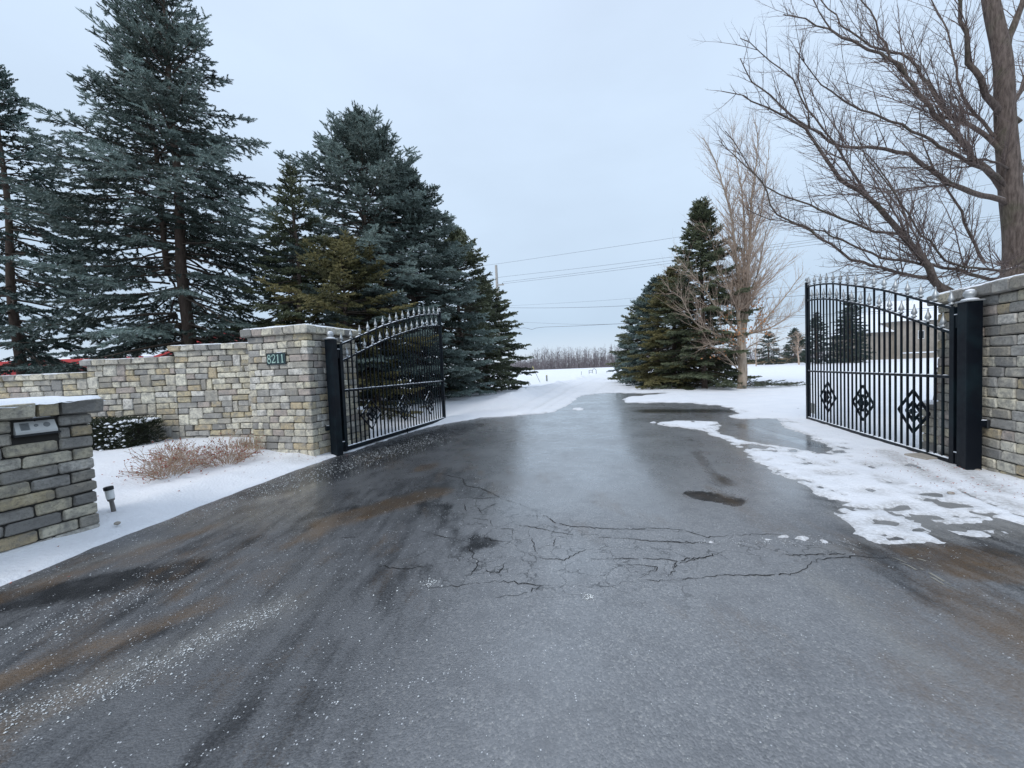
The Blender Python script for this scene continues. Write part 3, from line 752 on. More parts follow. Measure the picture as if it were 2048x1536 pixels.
# ------------------------------------------------------------------ intercom pier (foreground left)
PA = .28; PC = (-4.50, 4.10)
PIER = empty('intercom_pier', (PC[0], PC[1], 0), math.pi/2 - PA)
tag(PIER, 'low snow-capped stone pier in the left foreground holding the intercom', 'pillar')
# local: x along face (positive away), face on -y side -> wall body towards +y
pz0, ptop = .0, 1.47; bt = 1.315; nrow = 11; ph = (bt-pz0)/nrow; plen = 1.5
MB().box(-plen+.03, -.03, .03, .60, -.1, bt).build('core', MT['core'], PIER)
for r in range(nrow):
    a = 0.0; t = -plen + (0 if r % 2 else .08)
    zc = pz0+(r+.5)*ph
    t = 0.0 if r % 2 == 0 else -.0
    first = True; k = 0
    while t > -plen+.05:
        w = random.uniform(.22, .38)
        if first and r % 2: w = random.uniform(.15, .2)
        first = False
        if r in (nrow-1, nrow-2) and t - w < -.255 and t > -.55:
            # stones stop either side of the intercom recess
            if t > -.255: w = t + .255
            else: t = -.555; continue
            if w < .02: t = -.555; continue
        stone(PIER, t-w/2, .09+random.gauss(0, .004), zc, w, .18, ph, 0, 'pier'); t -= w
    for i, yy in enumerate((.27, .45) if r % 2 else (.25, .43)):
        stone(PIER, -.08, yy + .02, zc, .19, .155, ph, math.pi/2, 'pier')
    stone(PIER, -.4, .57, zc, .8, .1, ph, 0, 'pier')
for i in range(5):
    w = (.34, .16, .30, .36, .4)[i]; x = .07 - sum((.34, .16, .30, .36, .4)[:i]) - w/2
    stone(PIER, x, .30, (bt+ptop)/2, w, .78, ptop-bt, 0, 'pier', 'coping_stone', .006)
snow_slab(PIER, -1.5, .09, -.10, .70, ptop-.01, .05, 12, edge=.07, droop=.05)

IC = empty('intercom', (0, 0, 0)); IC.parent = None
IC.location = (PC[0], PC[1], 0); IC.rotation_euler = (0, 0, math.pi/2-PA)
tag(IC, 'grey metal intercom box with snow on its hood set in the foreground stone pier', 'intercom')
mb = MB(); x0, x1, z0, z1 = -.545, -.265, 1.165, 1.31
mb.add([(x0, -.005, z0), (x1, -.005, z0), (x1, .12, z0), (x0, .12, z0), (x0, -.005, z0+.022), (x1, -.005, z0+.022), (x1-.008, .04, z1), (x0+.008, .04, z1), (x1, .12, z1), (x0, .12, z1)],
       [(0, 1, 5, 4), (4, 5, 6, 7), (7, 6, 8, 9), (0, 4, 7, 9, 3), (1, 2, 8, 6, 5), (0, 3, 2, 1), (3, 9, 8, 2)])
mb.build('housing', MT['steel'], IC)
MB().box(x0-.015, x1+.015, -.02, .12, z0-.02, z0-.004).build('sill', MT['darkp'], IC)
MB().box(x0+.06, x1-.04, -.045, .06, z1-.012, z1+.004).build('hood', MT['darkp'], IC)
def onface(u, v): # point on sloped panel
    return Vector((x0+u*(x1-x0), -.005 + .045*v, z0+.022+v*(z1-z0-.022)))
nrm = Vector((0, -(z1-z0-.022), .045)).normalized()
def panel_box(u0, u1, v0, v1, th, name, m):
    a, b, c, d = onface(u0, v0), onface(u1, v0), onface(u1, v1), onface(u0, v1)
    q = MB(); q.add([a, b, c, d, a+nrm*th, b+nrm*th, c+nrm*th, d+nrm*th], [(3,2,1,0),(4,5,6,7),(0,1,5,4),(1,2,6,5),(2,3,7,6),(3,0,4,7)]); return q.build(name, m, IC)
g = panel_box(.13, .34, .12, .66, .004, 'speaker_grille', MT['grille'])
for i in range(5): panel_box(.15, .32, .18+i*.095, .20+i*.095, .006, 'grille_slot', MT['darkp']).parent = g
rq = nrm.to_track_quat('Z', 'Y').to_matrix()
MB().lathe([(.014, 0), (.014, .006), (.010, .008)], onface(.50, .42), 14, rq).build('call_button', MT['grille'], IC)
MB().lathe([(.024, 0), (.024, .004), (.018, .006)], onface(.76, .42), 18, rq).build('speaker', MT['grille'], IC)
MB().lathe([(.008, 0), (.008, .008)], onface(.50, .80), 8, rq).build('camera_eye', MT['darkp'], IC)
s_ = snow_slab(IC, x0+.055, x1-.045, -.05, .03, z1+.003, .016, 2, edge=.015)

# ------------------------------------------------------------------ number plate 8211
PLT = empty('number_plate', (LC[0], LC[1], 0), math.pi/2 - LA); tag(PLT, 'dark house number plate reading 8211 fixed on the left gate pillar', 'number plate')
# front face of the pillar: local x = 0 plane, runs along local +y ; visible outward = -x
def pbox(y0, y1, z0, z1, d0, d1): return MB().box(-d1, -d0, y0, y1, z0, z1)
pbox(.53, .99, 1.872, 2.098, .004, .014).build('plate', MT['plate'], PLT)
fr = MB()
for b in ((.525, .995, 1.865, 1.876), (.525, .995, 2.092, 2.10), (.525, .534, 1.876, 2.092), (.986, .995, 1.876, 2.092)): fr.box(-.018, -.003, b[0], b[1], b[2], b[3])
fr.build('frame', MT['darkp'], PLT)
def digit(ch, cy):
    q = MB(); zc = 1.985
    def S(pts, w=.009):
        q.tube([(-.019, cy - u, zc + v) for u, v in pts], w, 6)
    if ch == '8':
        S([(.030*math.sin(a)*1.0, .040 + .036*math.cos(a)) for a in np.linspace(0, 2*math.pi, 14)], .0085)
        S([(.038*math.sin(a), -.040 + .042*math.cos(a)) for a in np.linspace(0, 2*math.pi, 14)], .0095)
    elif ch == '2':
        S([(-.036, .040), (-.030, .064), (-.006, .080), (.022, .072), (.034, .045), (.026, .012), (.0, -.025), (-.036, -.070)], .0095)
        S([(-.038, -.074), (.040, -.074), (.044, -.052)], .011)
    else:
        S([(0, -.07), (0, .078)], .011); S([(-.024, .058), (0, .078)], .007); S([(-.024, -.076), (.024, -.076)], .007)
    q.build('numeral', MT['digit'], PLT, smooth=False)
for ch, cy in zip('8211', (.925, .815, .705, .60)): digit(ch, cy)
MB().box(-.03, -.004, .60, .72, 2.100, 2.108).build('snow_cover', MT['cap'], PLT)

# photo-eye boxes on the pillars
def eye_box(corner, ang, t, z, side, label):
    r = empty('sensor_box', (corner[0], corner[1], 0), math.pi/2-ang); tag(r, label, 'sensor')
    MB().box(t-.045, t+.045, -.035 if side > 0 else .004, -.004 if side > 0 else .035, z-.055, z+.055).build('housing', MT['darkp'], r, bevel=.006)
    a, b = (-.09, -.036) if side > 0 else (.036, .09)
    MB().box(t-.035, t+.035, a, b, z-.04, z+.045).build('hood', MT['iron'], r, bevel=.006)
    MB().box(t-.038, t+.038, a, b, z+.046, z+.054).build('snow_cover', MT['cap'], r)
eye_box(LC, LA, .36, .56, 1, 'small black sensor box low on the left gate pillar'); eye_box(RC, RA, .52, .63, -1, 'small black sensor box low on the right gate pillar')

# ------------------------------------------------------------------ gates
UP = [(0, 2.13), (.33, 2.24), (.67, 2.36), (1.1, 2.51), (1.51, 2.65), (2.06, 2.81), (2.72, 2.98), (3.28, 3.12), (3.7, 3.20), (4.05, 3.25), (4.4, 3.29), (4.67, 3.305)]
LO = [(t, z - .345) for t, z in UP]
def interp(C, t):
    for (a, b), (c, d) in zip(C[:-1], C[1:]):
        if t <= c: return b + (d-b)*(t-a)/(c-a)
    return C[-1][1]
fin_me = MB().lathe([(.013, 0), (.030, .006), (.030, .022), (.016, .030), (.017, .042), (.030, .050), (.034, .068), (.026, .092), (.013, .128), (.007, .158), (.010, .168), (.004, .182)], k=8).mesh('finial', True)
fin_me.materials.append(MT['silver'])
def cyl_mesh(name, k=4): pass
def picket_mesh(h):
    me = MB().box(-.0125, .0125, -.0125, .0125, 0, h).mesh('picket'); me.materials.append(MT['iron']); return me
def gate(hinge, z0, ang, label, sidn):
    g = empty('driveway_gate', (hinge[0], hinge[1], z0), math.pi/2 - ang); tag(g, label, 'gate', 'black wrought-iron driveway gates')
    GL = 4.67
    MB().box(-.04, .045, -.04, .04, -.09, interp(UP, 0)+.0).build('hinge_stile', MT['iron'], g, bevel=.004)
    MB().box(GL-.045, GL+.035, -.035, .035, -.09, 3.40).build('end_stile', MT['iron'], g, bevel=.004)
    MB().lathe([(.045, 3.40), (.045, 3.415), (.018, 3.42), (.018, 3.435), (.036, 3.455), (.042, 3.48), (.034, 3.507), (.012, 3.522)], (GL-.005, 0, 0), 10).build('ball_finial', MT['silver'], g, smooth=True)
    MB().box(.05, GL-.05, -.035, .035, -.085, 0).build('bottom_rail', MT['iron'], g, bevel=.004)
    MB().box(.05, GL-.05, -.02, .02, 1.145, 1.185).build('middle_rail', MT['iron'], g, bevel=.003)
    for C, nm in ((UP, 'top_rail'), (LO, 'arched_rail')):
        ts = np.linspace(.04, GL-.045, 28)
        q = MB(); 
        pts = [(t, 0, interp(C, t)) for t in ts]
        vs = []; fs = []
        for i, (x, y, z) in enumerate(pts):
            vs += [(x, -.021, z-.036), (x, .021, z-.036), (x, .021, z), (x, -.021, z)]
            if i: a = (i-1)*4; fs += [(a, a+1, a+5, a+4), (a+1, a+2, a+6, a+5), (a+2, a+3, a+7, a+6), (a+3, a, a+4, a+7)]
        fs += [(0, 3, 2, 1), (len(vs)-4, len(vs)-3, len(vs)-2, len(vs)-1)]
        q.add(vs, fs); q.build(nm, MT['iron'], g)
        # settled snow lying along the rail
        q = MB(); p = None
        for i in range(90):
            t = .05 + i*(GL-.1)/89; z = interp(C, t)+.001; hh = max(.0, random.gauss(.007 if sidn > 0 else .003, .004))
            cur = [(t, -.017, z), (t, .017, z), (t, .004, z+hh+.001)]
            if p and hh > .001: q.add(p+cur, [(0, 1, 4, 3), (1, 2, 5, 4), (2, 0, 3, 5)])
            p = cur
        q.build('snow_dusting', MT['cap'], g)['kind'] = 'stuff'
    for zz, w, h0 in ((1.186, .016, .009), (.001, .03, .014)):
        q = MB(); p = None
        for i in range(90):
            t = .05 + i*(GL-.1)/89; hh = max(0, random.gauss(h0 if sidn > 0 else h0*.55, .004))
            cur = [(t, -w, zz), (t, w, zz), (t, .0, zz+hh+.001)]
            if p and hh > .001: q.add(p+cur, [(0, 1, 4, 3), (1, 2, 5, 4), (2, 0, 3, 5)])
            p = cur
        q.build('snow_dusting', MT['cap'], g)['kind'] = 'stuff'
    n = 31; dx = (GL-.09)/(n+1) if False else .1495
    for i in range(n):
        t = 4.55 - i*.1495
        if t < .05: t = .07
        tall = i % 2 == 0
        zt = interp(UP if tall else LO, t)
        o = link('picket', picket_mesh(zt+.02 if True else 0), None, g); o.location = (t, 0, 0)
        f = bpy.data.objects.new('finial', fin_me); COL.objects.link(f); f.parent = g; f.scale = (1.15, 1.15, 1.18); f.location = (t, 0, zt+.015); f.rotation_euler = (0, random.gauss(0, .02), random.random())
    # three lozenge ornaments
    for t in (.88, 2.29, 3.70):
        lz = MB(); zc = .58
        def bar(a, b, w=.014, y=-.0):
            lz.tube([(t+a[0], y, zc+a[1]), (t+b[0], y, zc+b[1])], w, 4)
        for (W_, H_) in ((.355, .345), (.165, .16)):
            c = [(0, H_), (W_, 0), (0, -H_), (-W_, 0)]
            for i in range(4): bar(c[i], c[(i+1) % 4], .019, -.028)
        for sx in (-1, 1):
            for sz in (-1, 1):
                bar((sx*.0825, sz*.08), (sx*.1775, sz*.1725), .016, -.028)
        for a in ((.1, 0), (-.1, 0), (0, .1), (0, -.1)): bar((0, 0), a, .012, -.02)
        o = lz.build('lozenge', MT['iron'], g)
        MB().lathe([(.01, -.03), (.045, -.02), (.05, 0), (.045, .02), (.01, .03)], (t, -.02, zc), 10, Matrix.Rotation(math.pi/2, 3, 'X')).build('rosette', MT['iron'], o)
        if sidn > 0:
            q = MB()
            for (a, b) in (((-.355, 0), (0, .345)), ((0, .345), (.355, 0)), ((-.165, 0), (0, .16)), ((0, .16), (.165, 0)), ((-.355, 0), (0, -.345)), ((0, -.345), (.355, 0))):
                for k in range(5):
                    u = random.random()*.85; v = u + random.uniform(.04, .15)
                    q.tube([(t+a[0]+(b[0]-a[0])*u, -.03, zc+a[1]+(b[1]-a[1])*u+.019), (t+a[0]+(b[0]-a[0])*v, -.03, zc+a[1]+(b[1]-a[1])*v+.019)], .009, 4)
            q.build('snow_dusting', MT['cap'], o)['kind'] = 'stuff'
    # drop rod and its guide
    MB().tube([(2.35, -.045, .02), (2.35, -.045, -.16)], .012, 6).build('drop_rod', MT['iron'], g)
    # hinge arms
    for z in (.03, 1.93):
        h = MB().box(-.30, -.03, -.02, .02, z-.03, z+.03).build('hinge', MT['iron'], g, bevel=.004)
        MB().lathe([(.035, z-.09), (.035, z+.09)], (-.07, 0, 0), 10).build('hinge_barrel', MT['iron'], h)
        MB().box(-.28, -.05, -.045, .045, z+.09, z+.10).build('snow_cover', MT['cap'], h)
    return g
GLo = gate((-3.5207, 7.9468), .12, .2794, 'black iron gate with silver spear tips standing open on the left before dark spruces', 1)
GRo = gate((6.1658, 5.3429), .0735, .3015, 'black iron gate with silver spear tips standing open on the right over snow', -1)
# warning label on the right gate
MB().box(4.36, 4.58, -.034, -.030, .10, .36).build('warning_label', MT['label'], GRo)
MB().box(4.36, 4.58, -.037, -.0345, .315, .36).build('label_band', MT['orange'], GRo)
q = MB().box(4.45, 4.50, -.037, -.0345, .19, .25); q.box(4.44, 4.46, -.037, -.0345, .14, .188); q.box(4.485, 4.505, -.037, -.0345, .14, .188); q.box(4.46, 4.49, -.037, -.0345, .252, .28)
q.build('pictogram', MT['darkp'], GRo)
MB().box(4.38, 4.56, -.036, -.0345, .115, .124).build('print_line', MT['darkp'], GRo)

def gate_post(hinge, ang, z0, ztop, label):
    c = (hinge[0] - .24*math.sin(ang), hinge[1] - .24*math.cos(ang))
    p = empty('gate_post', (c[0], c[1], 0), math.pi/2-ang); tag(p, label, 'gate post', 'square black steel gate posts')
    MB().box(-.082, .082, -.082, .082, z0, ztop).build('post', MT['iron'], p, bevel=.006)
    MB().box(-.098, .098, -.098, .098, ztop+.001, ztop+.022).build('post_cap', MT['silver'], p, bevel=.006)
    MB().lathe([(.085, ztop+.022), (.06, ztop+.035), (.035, ztop+.045), (.035, ztop+.055), (.055, ztop+.07), (.068, ztop+.10), (.058, ztop+.135), (.02, ztop+.155)], k=12).build('ball_finial', MT['silver'], p, smooth=True)
    q = MB().lathe([(.09, ztop+.023), (.075, ztop+.04), (.04, ztop+.05)], k=12); q.lathe([(.055, ztop+.137), (.04, ztop+.158), (.01, ztop+.168)], k=10); q.build('snow_cover', MT['cap'], p, smooth=True)
    for dz in (.35, 1.95):
        for dx in (-.05, .05): MB().lathe([(.011, -.112), (.011, -.1055)], (dx, 0, z0+dz), 8, Matrix.Rotation(0, 3, 'X')) if False else None
gate_post((-3.5207, 7.9468), .2794, .0, 2.33, 'square black gate post with ball cap beside the left stone pillar')
gate_post((6.1658, 5.3429), .3015, -.1, 2.24, 'square black gate post with ball cap beside the right stone pillar')
# concrete footing edge and conduit at right post
x, y = G(1900, 922); cd = MB().tube([(x-.12, y-.02, .0), (x-.02, y-.01, .03), (x+.12, y+.02, .13)], .02, 8).build('conduit', MT['pipe']); tag(cd, 'short grey conduit poking from the ground under the right gate hinge', 'pipe')
x, y = G(1880, 925); MB_ = MB().box(x-.1, x+.34, y+.1, y+.42, -.15, .045); tag(MB_.build('footing', MT['rock'], bevel=.01), 'concrete footing pad under the right gate hinge', 'footing')
x, y = G(698, 890, .05); tag(MB().box(x-.2, x+.1, y-.15, y+.2, -.1, .10).build('footing', MT['rock'], bevel=.01), 'concrete footing pad under the left gate hinge', 'footing')

def rock(x, y, z, s, label, m='rock', sq=.7):
    bm = bmesh.new(); bmesh.ops.create_icosphere(bm, subdivisions=2, radius=1)
    for v in bm.verts: v.co *= random.uniform(.82, 1.12); v.co.z *= sq
    bmesh.ops.scale(bm, vec=(s*random.uniform(.8, 1.4), s, s), verts=bm.verts)
    me = bpy.data.meshes.new('rock'); bm.to_mesh(me); bm.free()
    o = link('rock', me, MT[m]); o.location = (x, y, z); tag(o, label, 'rock')
x, y = G(1952, 941); rock(x, y, .02, .045, 'small pale stone lying at the foot of the right gate post')
x, y = G(235, 1048, .08); rock(x, y, .09, .03, 'small reddish stone at the base of the foreground pier')
x, y = G(1902, 990); rock(x, y, .02, .03, 'tan pebble in the snow right of the driveway')

# landscape spotlight by the left pillar
x, y = G(527, 893, .16); zz = ground_z(x, y)
sl = empty('spotlight', (x, y, zz)); tag(sl, 'small grey round landscape spotlight in the snow before the left pillar', 'spotlight')
rt = Vector((.5, -.75, .35)).to_track_quat('Z', 'Y').to_matrix()
MB().lathe([(.03, -.06), (.062, -.02), (.068, .03), (.06, .034)], (0, 0, .10), 14, rt).build('lamp_head', MT['grille'], sl, smooth=False)
MB().tube([(0, 0, -.1), (0, 0, .07)], .01, 6).build('stake', MT['darkp'], sl)

# solar path light
sl = empty('path_light', (-4.68, 4.42, .06)); tag(sl, 'small leaning solar path light in the snow by the foreground pier', 'path light')
sl.rotation_euler = (R(3), R(-5), 0)
MB().lathe([(.028, 0), (.022, .06), (.020, .20)], k=10).build('stem', MT['lampgrey'], sl)
MB().lathe([(.028, .20), (.034, .215), (.034, .225)], k=12).build('collar', MT['lampgrey'], sl)
MB().lathe([(.034, .226), (.038, .24), (.038, .325), (.036, .33)], k=14).build('lens', MT['lens'], sl, smooth=True)
MB().lathe([(.044, .331), (.044, .365), (.038, .37)], k=14).build('solar_cap', MT['darkp'], sl)
MB().tube([(-.06, -.02, .0), (-.01, 0, .04)], [.03, .022], 6).build('foot', MT['lampgrey'], sl)

# ------------------------------------------------------------------ vegetation engines
def norm(x, y, z):
    l = math.sqrt(x*x + y*y + z*z) + 1e-9; return x/l, y/l, z/l
def seg_mesh(name, segs, k=3):
    """segs: list of (x0,y0,z0,x1,y1,z1,r0,r1) -> open k-sided prisms"""
    A = np.array(segs, dtype=np.float64); P0, P1, r0, r1 = A[:, :3], A[:, 3:6], A[:, 6], A[:, 7]
    d = P1 - P0; l = np.linalg.norm(d, axis=1, keepdims=True) + 1e-9; d = d / l
    ref = np.where(np.abs(d[:, 2:3]) < .9, np.array([[0, 0, 1.]]), np.array([[1., 0, 0]]))
    u = np.cross(d, ref); u /= np.linalg.norm(u, axis=1, keepdims=True) + 1e-9; w = np.cross(d, u)
    V = []
    for P, r in ((P0, r0), (P1, r1)):
        for j in range(k):
            a = 2*math.pi*j/k; V.append(P + (u*math.cos(a) + w*math.sin(a)) * r[:, None])
    V = np.stack(V, 1); n = len(A)
    f = []
    for j in range(k): f.append((j, (j+1) % k, k+(j+1) % k, k+j))
    F = (np.array(f)[None] + (np.arange(n)*2*k)[:, None, None]).reshape(-1, 4)
    return np_mesh(name, V.reshape(-1, 3), F, None, k > 4)

def brush_template(n, tw, seed, fwd=.28):
    rnd = random.Random(seed); v = []; f = []
    # twig core
    for a_, r in ((0, .22), (1.02, .05)):
        for j in range(3):
            t = 2*math.pi*j/3; v.append((a_, r*math.cos(t), r*math.sin(t)))
    for j in range(3): k = (j+1) % 3; f += [(j, k, 3+k), (j, 3+k, 3+j)]
    for i in range(n):
        a = i/n*.92 + .03; th = i*2.39996 + rnd.uniform(-.3, .3); c, s = math.cos(th), math.sin(th)
        L_ = rnd.uniform(.8, 1.15) * (1 - .25*a); b = len(v)
        v += [(a-.01, c*.1 - s*tw, s*.1 + c*tw), (a+.03, c*.1 + s*tw, s*.1 - c*tw), (min(a+fwd*rnd.uniform(.7, 1.2), 1.22), c*L_, s*L_)]
        f.append((b, b+1, b+2))
    for i in range(3):
        th = i*2.1; c, s = math.cos(th), math.sin(th); b = len(v)
        v += [(.93, -s*tw, c*tw), (.93, s*tw, -c*tw), (1.25, c*.35, s*.35)]; f.append((b, b+1, b+2))
    return np.array(v), np.array(f)
TPL = {'hi': brush_template(13, .26, 1), 'mid': brush_template(8, .36, 2), 'lo': brush_template(5, .5, 3)}
def brush_mesh(name, B, tpl):
    """B rows: x,y,z, dx,dy,dz(unit), length, radius, tint, snowy"""
    tv, tf = TPL[tpl]; A = np.array(B); n = len(A); k = len(tv)
    d = A[:, 3:6]; ref = np.where(np.abs(d[:, 2:3]) < .9, np.array([[0, 0, 1.]]), np.array([[1., 0, 0]]))
    u = np.cross(d, ref); u /= np.linalg.norm(u, axis=1, keepdims=True) + 1e-9; w = np.cross(d, u)
    a = np.random.uniform(0, 6.28, n)[:, None]; u, w = u*np.cos(a) + w*np.sin(a), w*np.cos(a) - u*np.sin(a)
    Lc, Rc = A[:, 6][:, None, None], A[:, 7][:, None, None]
    V = A[:, None, :3] + d[:, None]*tv[None, :, 0:1]*Lc + (u[:, None]*tv[None, :, 1:2] + w[:, None]*tv[None, :, 2:3])*Rc
    F = (tf[None] + (np.arange(n)*k)[:, None, None]).reshape(-1, 3)
    return np_mesh(name, V.reshape(-1, 3), F, {'tint': np.repeat(A[:, 8], k), 'snowy': np.repeat(A[:, 9], k)})

def lerp_prof(prof, t):
    for (a, b), (c, d) in zip(prof[:-1], prof[1:]):
        if t <= c: return b + (d-b)*(t-a)/(c-a+1e-9)
    return prof[-1][1]

def spruce(base, H, prof, label, mat='blue', seed=1, tpl='hi', step=.36, per=6, sec=.17, brush=(.19, .036), bare=.35, trunk_r=.17, crown0=.3, tintbias=0., snow=.5,
           tert=2, droop=.25, group=None, stems=((0, 0, 0, 0),), name='spruce_tree', gapp=.06, lower_bare=0.0, side_fn=None):
    """prof: [(height fraction, radius m)] bottom to top"""
    rnd = random.Random(seed); bx, by, bz = base
    root = empty(name, base); tag(root, label, 'tree', group)
    B = []; S = []; T = []
    U = rnd.uniform
    for si, (ox, oy, lean, hk) in enumerate(stems):
        Hs = H - hk; n = 14
        def tp(h): q = h/Hs; return (ox*min(1, q*2.2) + lean*h + .04*math.sin(h*1.3+seed), oy*min(1, q*2.2) + .03*math.cos(h*.9+seed))
        for i in range(n):
            h0, h1 = Hs*i/n, Hs*(i+1)/n; a, b = tp(h0), tp(h1)
            if si and h0 < .3*Hs: continue
            ra = trunk_r*(1-h0/Hs)**.85 + .012; rb = trunk_r*(1-h1/Hs)**.85 + .012
            if i == 0: ra *= 1.25
            T.append((a[0], a[1], h0-(.3 if i == 0 else 0), b[0], b[1], h1, ra*(1 if si == 0 else .6), rb*(1 if si == 0 else .6)))
        h = crown0
        while h < Hs - .12:
            q = h/Hs; Rm = lerp_prof(prof, q)
            m_ = max(3, int(round(per*(.75+.25*rnd.random()))))
            a0 = U(0, 6.28)
            for j in range(m_):
                az = a0 + 6.283*j/m_ + U(-.3, .3); hb = h + U(-.5, .5)*step*(1-.6*q)
                if hb >= Hs-.06 or hb < .05: continue
                if rnd.random() < gapp: continue
                Lb = max(Rm*U(.72, 1.12), .10)
                if side_fn: Lb *= side_fn(az, hb)
                if rnd.random() < .10: Lb *= U(.5, .8)
                top = max(0, (q-.55)/.45)
                elev = -.04 + 1.0*top**1.1 + U(-.10, .10) - (.12 if q < .35 else 0)
                ca, sa = math.cos(az), math.sin(az); t0 = tp(hb)
                N = max(4, int(Lb/.32)); px_, py_, pz_ = t0[0], t0[1], hb; el_ = elev; pts = [(px_, py_, pz_)]
                ds = Lb/N
                for i in range(N):
                    s_ = (i+1)/N
                    e2 = el_ - droop*math.sin(s_*2.4)*(1-top) + .55*max(0, s_-.6)*(1-top)
                    aa = az + U(-.06, .06)
                    px_ += math.cos(aa)*math.cos(e2)*ds; py_ += math.sin(aa)*math.cos(e2)*ds; pz_ += math.sin(e2)*ds
                    pts.append((px_, py_, pz_))
                r0 = .008 + .0095*Lb
                for i in range(N):
                    S.append((*pts[i], *pts[i+1], r0*(1-i/N)+.004, r0*(1-(i+1)/N)+.004))
                br_t = U(-.28, .18) + tintbias; br_s = snow*U(.1, 1.2)
                bare_b = bare*(U(.7, 1.25)) * (1 - .85*top) + (lower_bare if q < .3 else 0)
                s = max(bare_b*Lb*.85, .05); sd = 1
                while s < Lb:
                    f = s/Lb; i = min(int(f*N), N-1); fr_ = f*N - i
                    x0 = pts[i][0] + (pts[i+1][0]-pts[i][0])*fr_; y0 = pts[i][1] + (pts[i+1][1]-pts[i][1])*fr_; z0 = pts[i][2] + (pts[i+1][2]-pts[i][2])*fr_
                    dx, dy, dz = norm(pts[i+1][0]-pts[i][0], pts[i+1][1]-pts[i][1], pts[i+1][2]-pts[i][2])
                    for sd in (-1, 1):
                        if rnd.random() < .12: continue
                        an = U(.65, 1.05)*sd
                        ex = dx*math.cos(an) - dy*math.sin(an); ey = dx*math.sin(an) + dy*math.cos(an); ez = dz*.7 - U(.0, .32)*(1-top) + U(-.1, .12)
                        ex, ey, ez = norm(ex, ey, ez)
                        Ls = min((Lb-s)*.55 + .10, .85)*U(.65, 1.15) * (1 if f > bare_b+.05 else .8)
                        tone = .22 + .62*f + br_t  # darker towards the trunk: inner crown shade put into the tint
                        L0 = brush[0]; ns = max(1, int(Ls/L0+.4)); lx = Ls/ns; cx, cy, cz = x0, y0, z0
                        for kk in range(ns):
                            # needles on outer portion only
                            inner = f < bare_b+.12 and kk == 0
                            if not inner or rnd.random() < .35:
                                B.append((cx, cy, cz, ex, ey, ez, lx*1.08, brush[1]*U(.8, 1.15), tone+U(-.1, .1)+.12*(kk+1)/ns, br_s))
                            else:
                                S.append((cx, cy, cz, cx+ex*lx, cy+ey*lx, cz+ez*lx, .005, .004))
                            if kk > 0 or ns == 1 or f > .4:
                                for q2 in range(tert):
                                    sd2 = -1 if q2 % 2 else 1; an2 = U(.6, 1.0)*sd2; fx = ex*math.cos(an2)-ey*math.sin(an2); fy = ex*math.sin(an2)+ey*math.cos(an2)
                                    fx, fy, fz = norm(fx, fy, ez+U(-.25, .3)); u = U(0, 1)*lx
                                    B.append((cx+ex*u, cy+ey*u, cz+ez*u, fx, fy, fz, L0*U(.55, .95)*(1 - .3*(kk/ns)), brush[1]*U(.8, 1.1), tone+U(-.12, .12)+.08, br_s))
                            cx += ex*lx; cy += ey*lx; cz += ez*lx
                            ez -= .04; 
                    s += sec*U(.75, 1.25)
                # leading tip
                B.append((*pts[-2], *norm(pts[-1][0]-pts[-2][0], pts[-1][1]-pts[-2][1], pts[-1][2]-pts[-2][2]), ds*1.25, brush[1], .9+br_t, br_s))
            h += step*(1 - .58*q)*U(.8, 1.2)
        # leader
        tx, ty = tp(Hs)
        for k in range(3): B.append((tx, ty, Hs-.45+.2*k, U(-.05, .05), U(-.05, .05), 1, .28, brush[1]*1.0, .7, 0))
        for k in range(4):
            aa = U(0, 6.28); B.append((tx, ty, Hs-.3, *norm(math.cos(aa), math.sin(aa), 1.4), .22, brush[1], .7, 0))
    link('trunk', seg_mesh('trunk', T, 8), MT['bark_s'], root)
    link('branches', seg_mesh('branches', S, 3), MT['twig_s'], root)['kind'] = 'stuff'
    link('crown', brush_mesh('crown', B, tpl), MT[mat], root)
    return len(B)

cnt = 0
CONE = [(0, 3.4), (.12, 3.5), (.35, 3.2), (.55, 2.35), (.75, 1.35), (.9, .62), (1, .08)]
def sc(p, k, kt=1): return [(a, b*k) for a, b in p]
# tall blue spruce behind the garden wall, two stems
cnt += spruce((-10.15, 12.2, .2), 14.2, [(0, 2.8), (.15, 3.7), (.40, 3.6), (.56, 3.0), (.68, 2.1), (.80, 1.45), (.9, 1.05), (1, .45)], 'tall open blue spruce with forked trunk rising behind the stepped wall', 'blue', 11,
       step=.56, per=6, sec=.235, bare=.34, trunk_r=.185, crown0=1.4, stems=((0, 0, 0, 0), (-.55, .15, -.02, .7)), snow=.6, gapp=.20, tert=2, brush=(.24, .064), droop=.15)
cnt += spruce((-14.5, 11.4, .2), 10.6, [(0, 2.8), (.2, 3.1), (.5, 2.5), (.75, 1.5), (.9, .7), (1, .1)], 'sparse dark spruce cut by the left edge of the picture', 'blued', 12, 'mid', step=.50, per=6, sec=.22, bare=.33, trunk_r=.13, crown0=.8, gapp=.12, snow=.5, brush=(.24, .066), tert=2)
cnt += spruce((-5.6, 15.6, .1), 11.5, [(0, 3.9), (.2, 4.3), (.45, 4.0), (.62, 3.3), (.78, 2.4), (.9, 1.35), (1, .2)], 'dense pointed blue spruce directly behind the open left gate', 'blue', 13, 'hi', step=.44, per=9, sec=.21, bare=.66, trunk_r=.2, crown0=1.8, snow=.45, tintbias=.02, tert=2, gapp=.02, brush=(.26, .075), droop=.05)
cnt += spruce((-6.85, 12.7, .15), 8.3, [(0, 2.5), (.25, 2.6), (.5, 1.9), (.75, 1.05), (.9, .45), (1, .1)], 'slim green spruce between the tall blue spruce and the pointed one', 'green', 14, 'mid', step=.42, per=6, sec=.17, bare=.42, trunk_r=.12, crown0=.8, snow=.15, gapp=.08, brush=(.17, .055), tert=2)
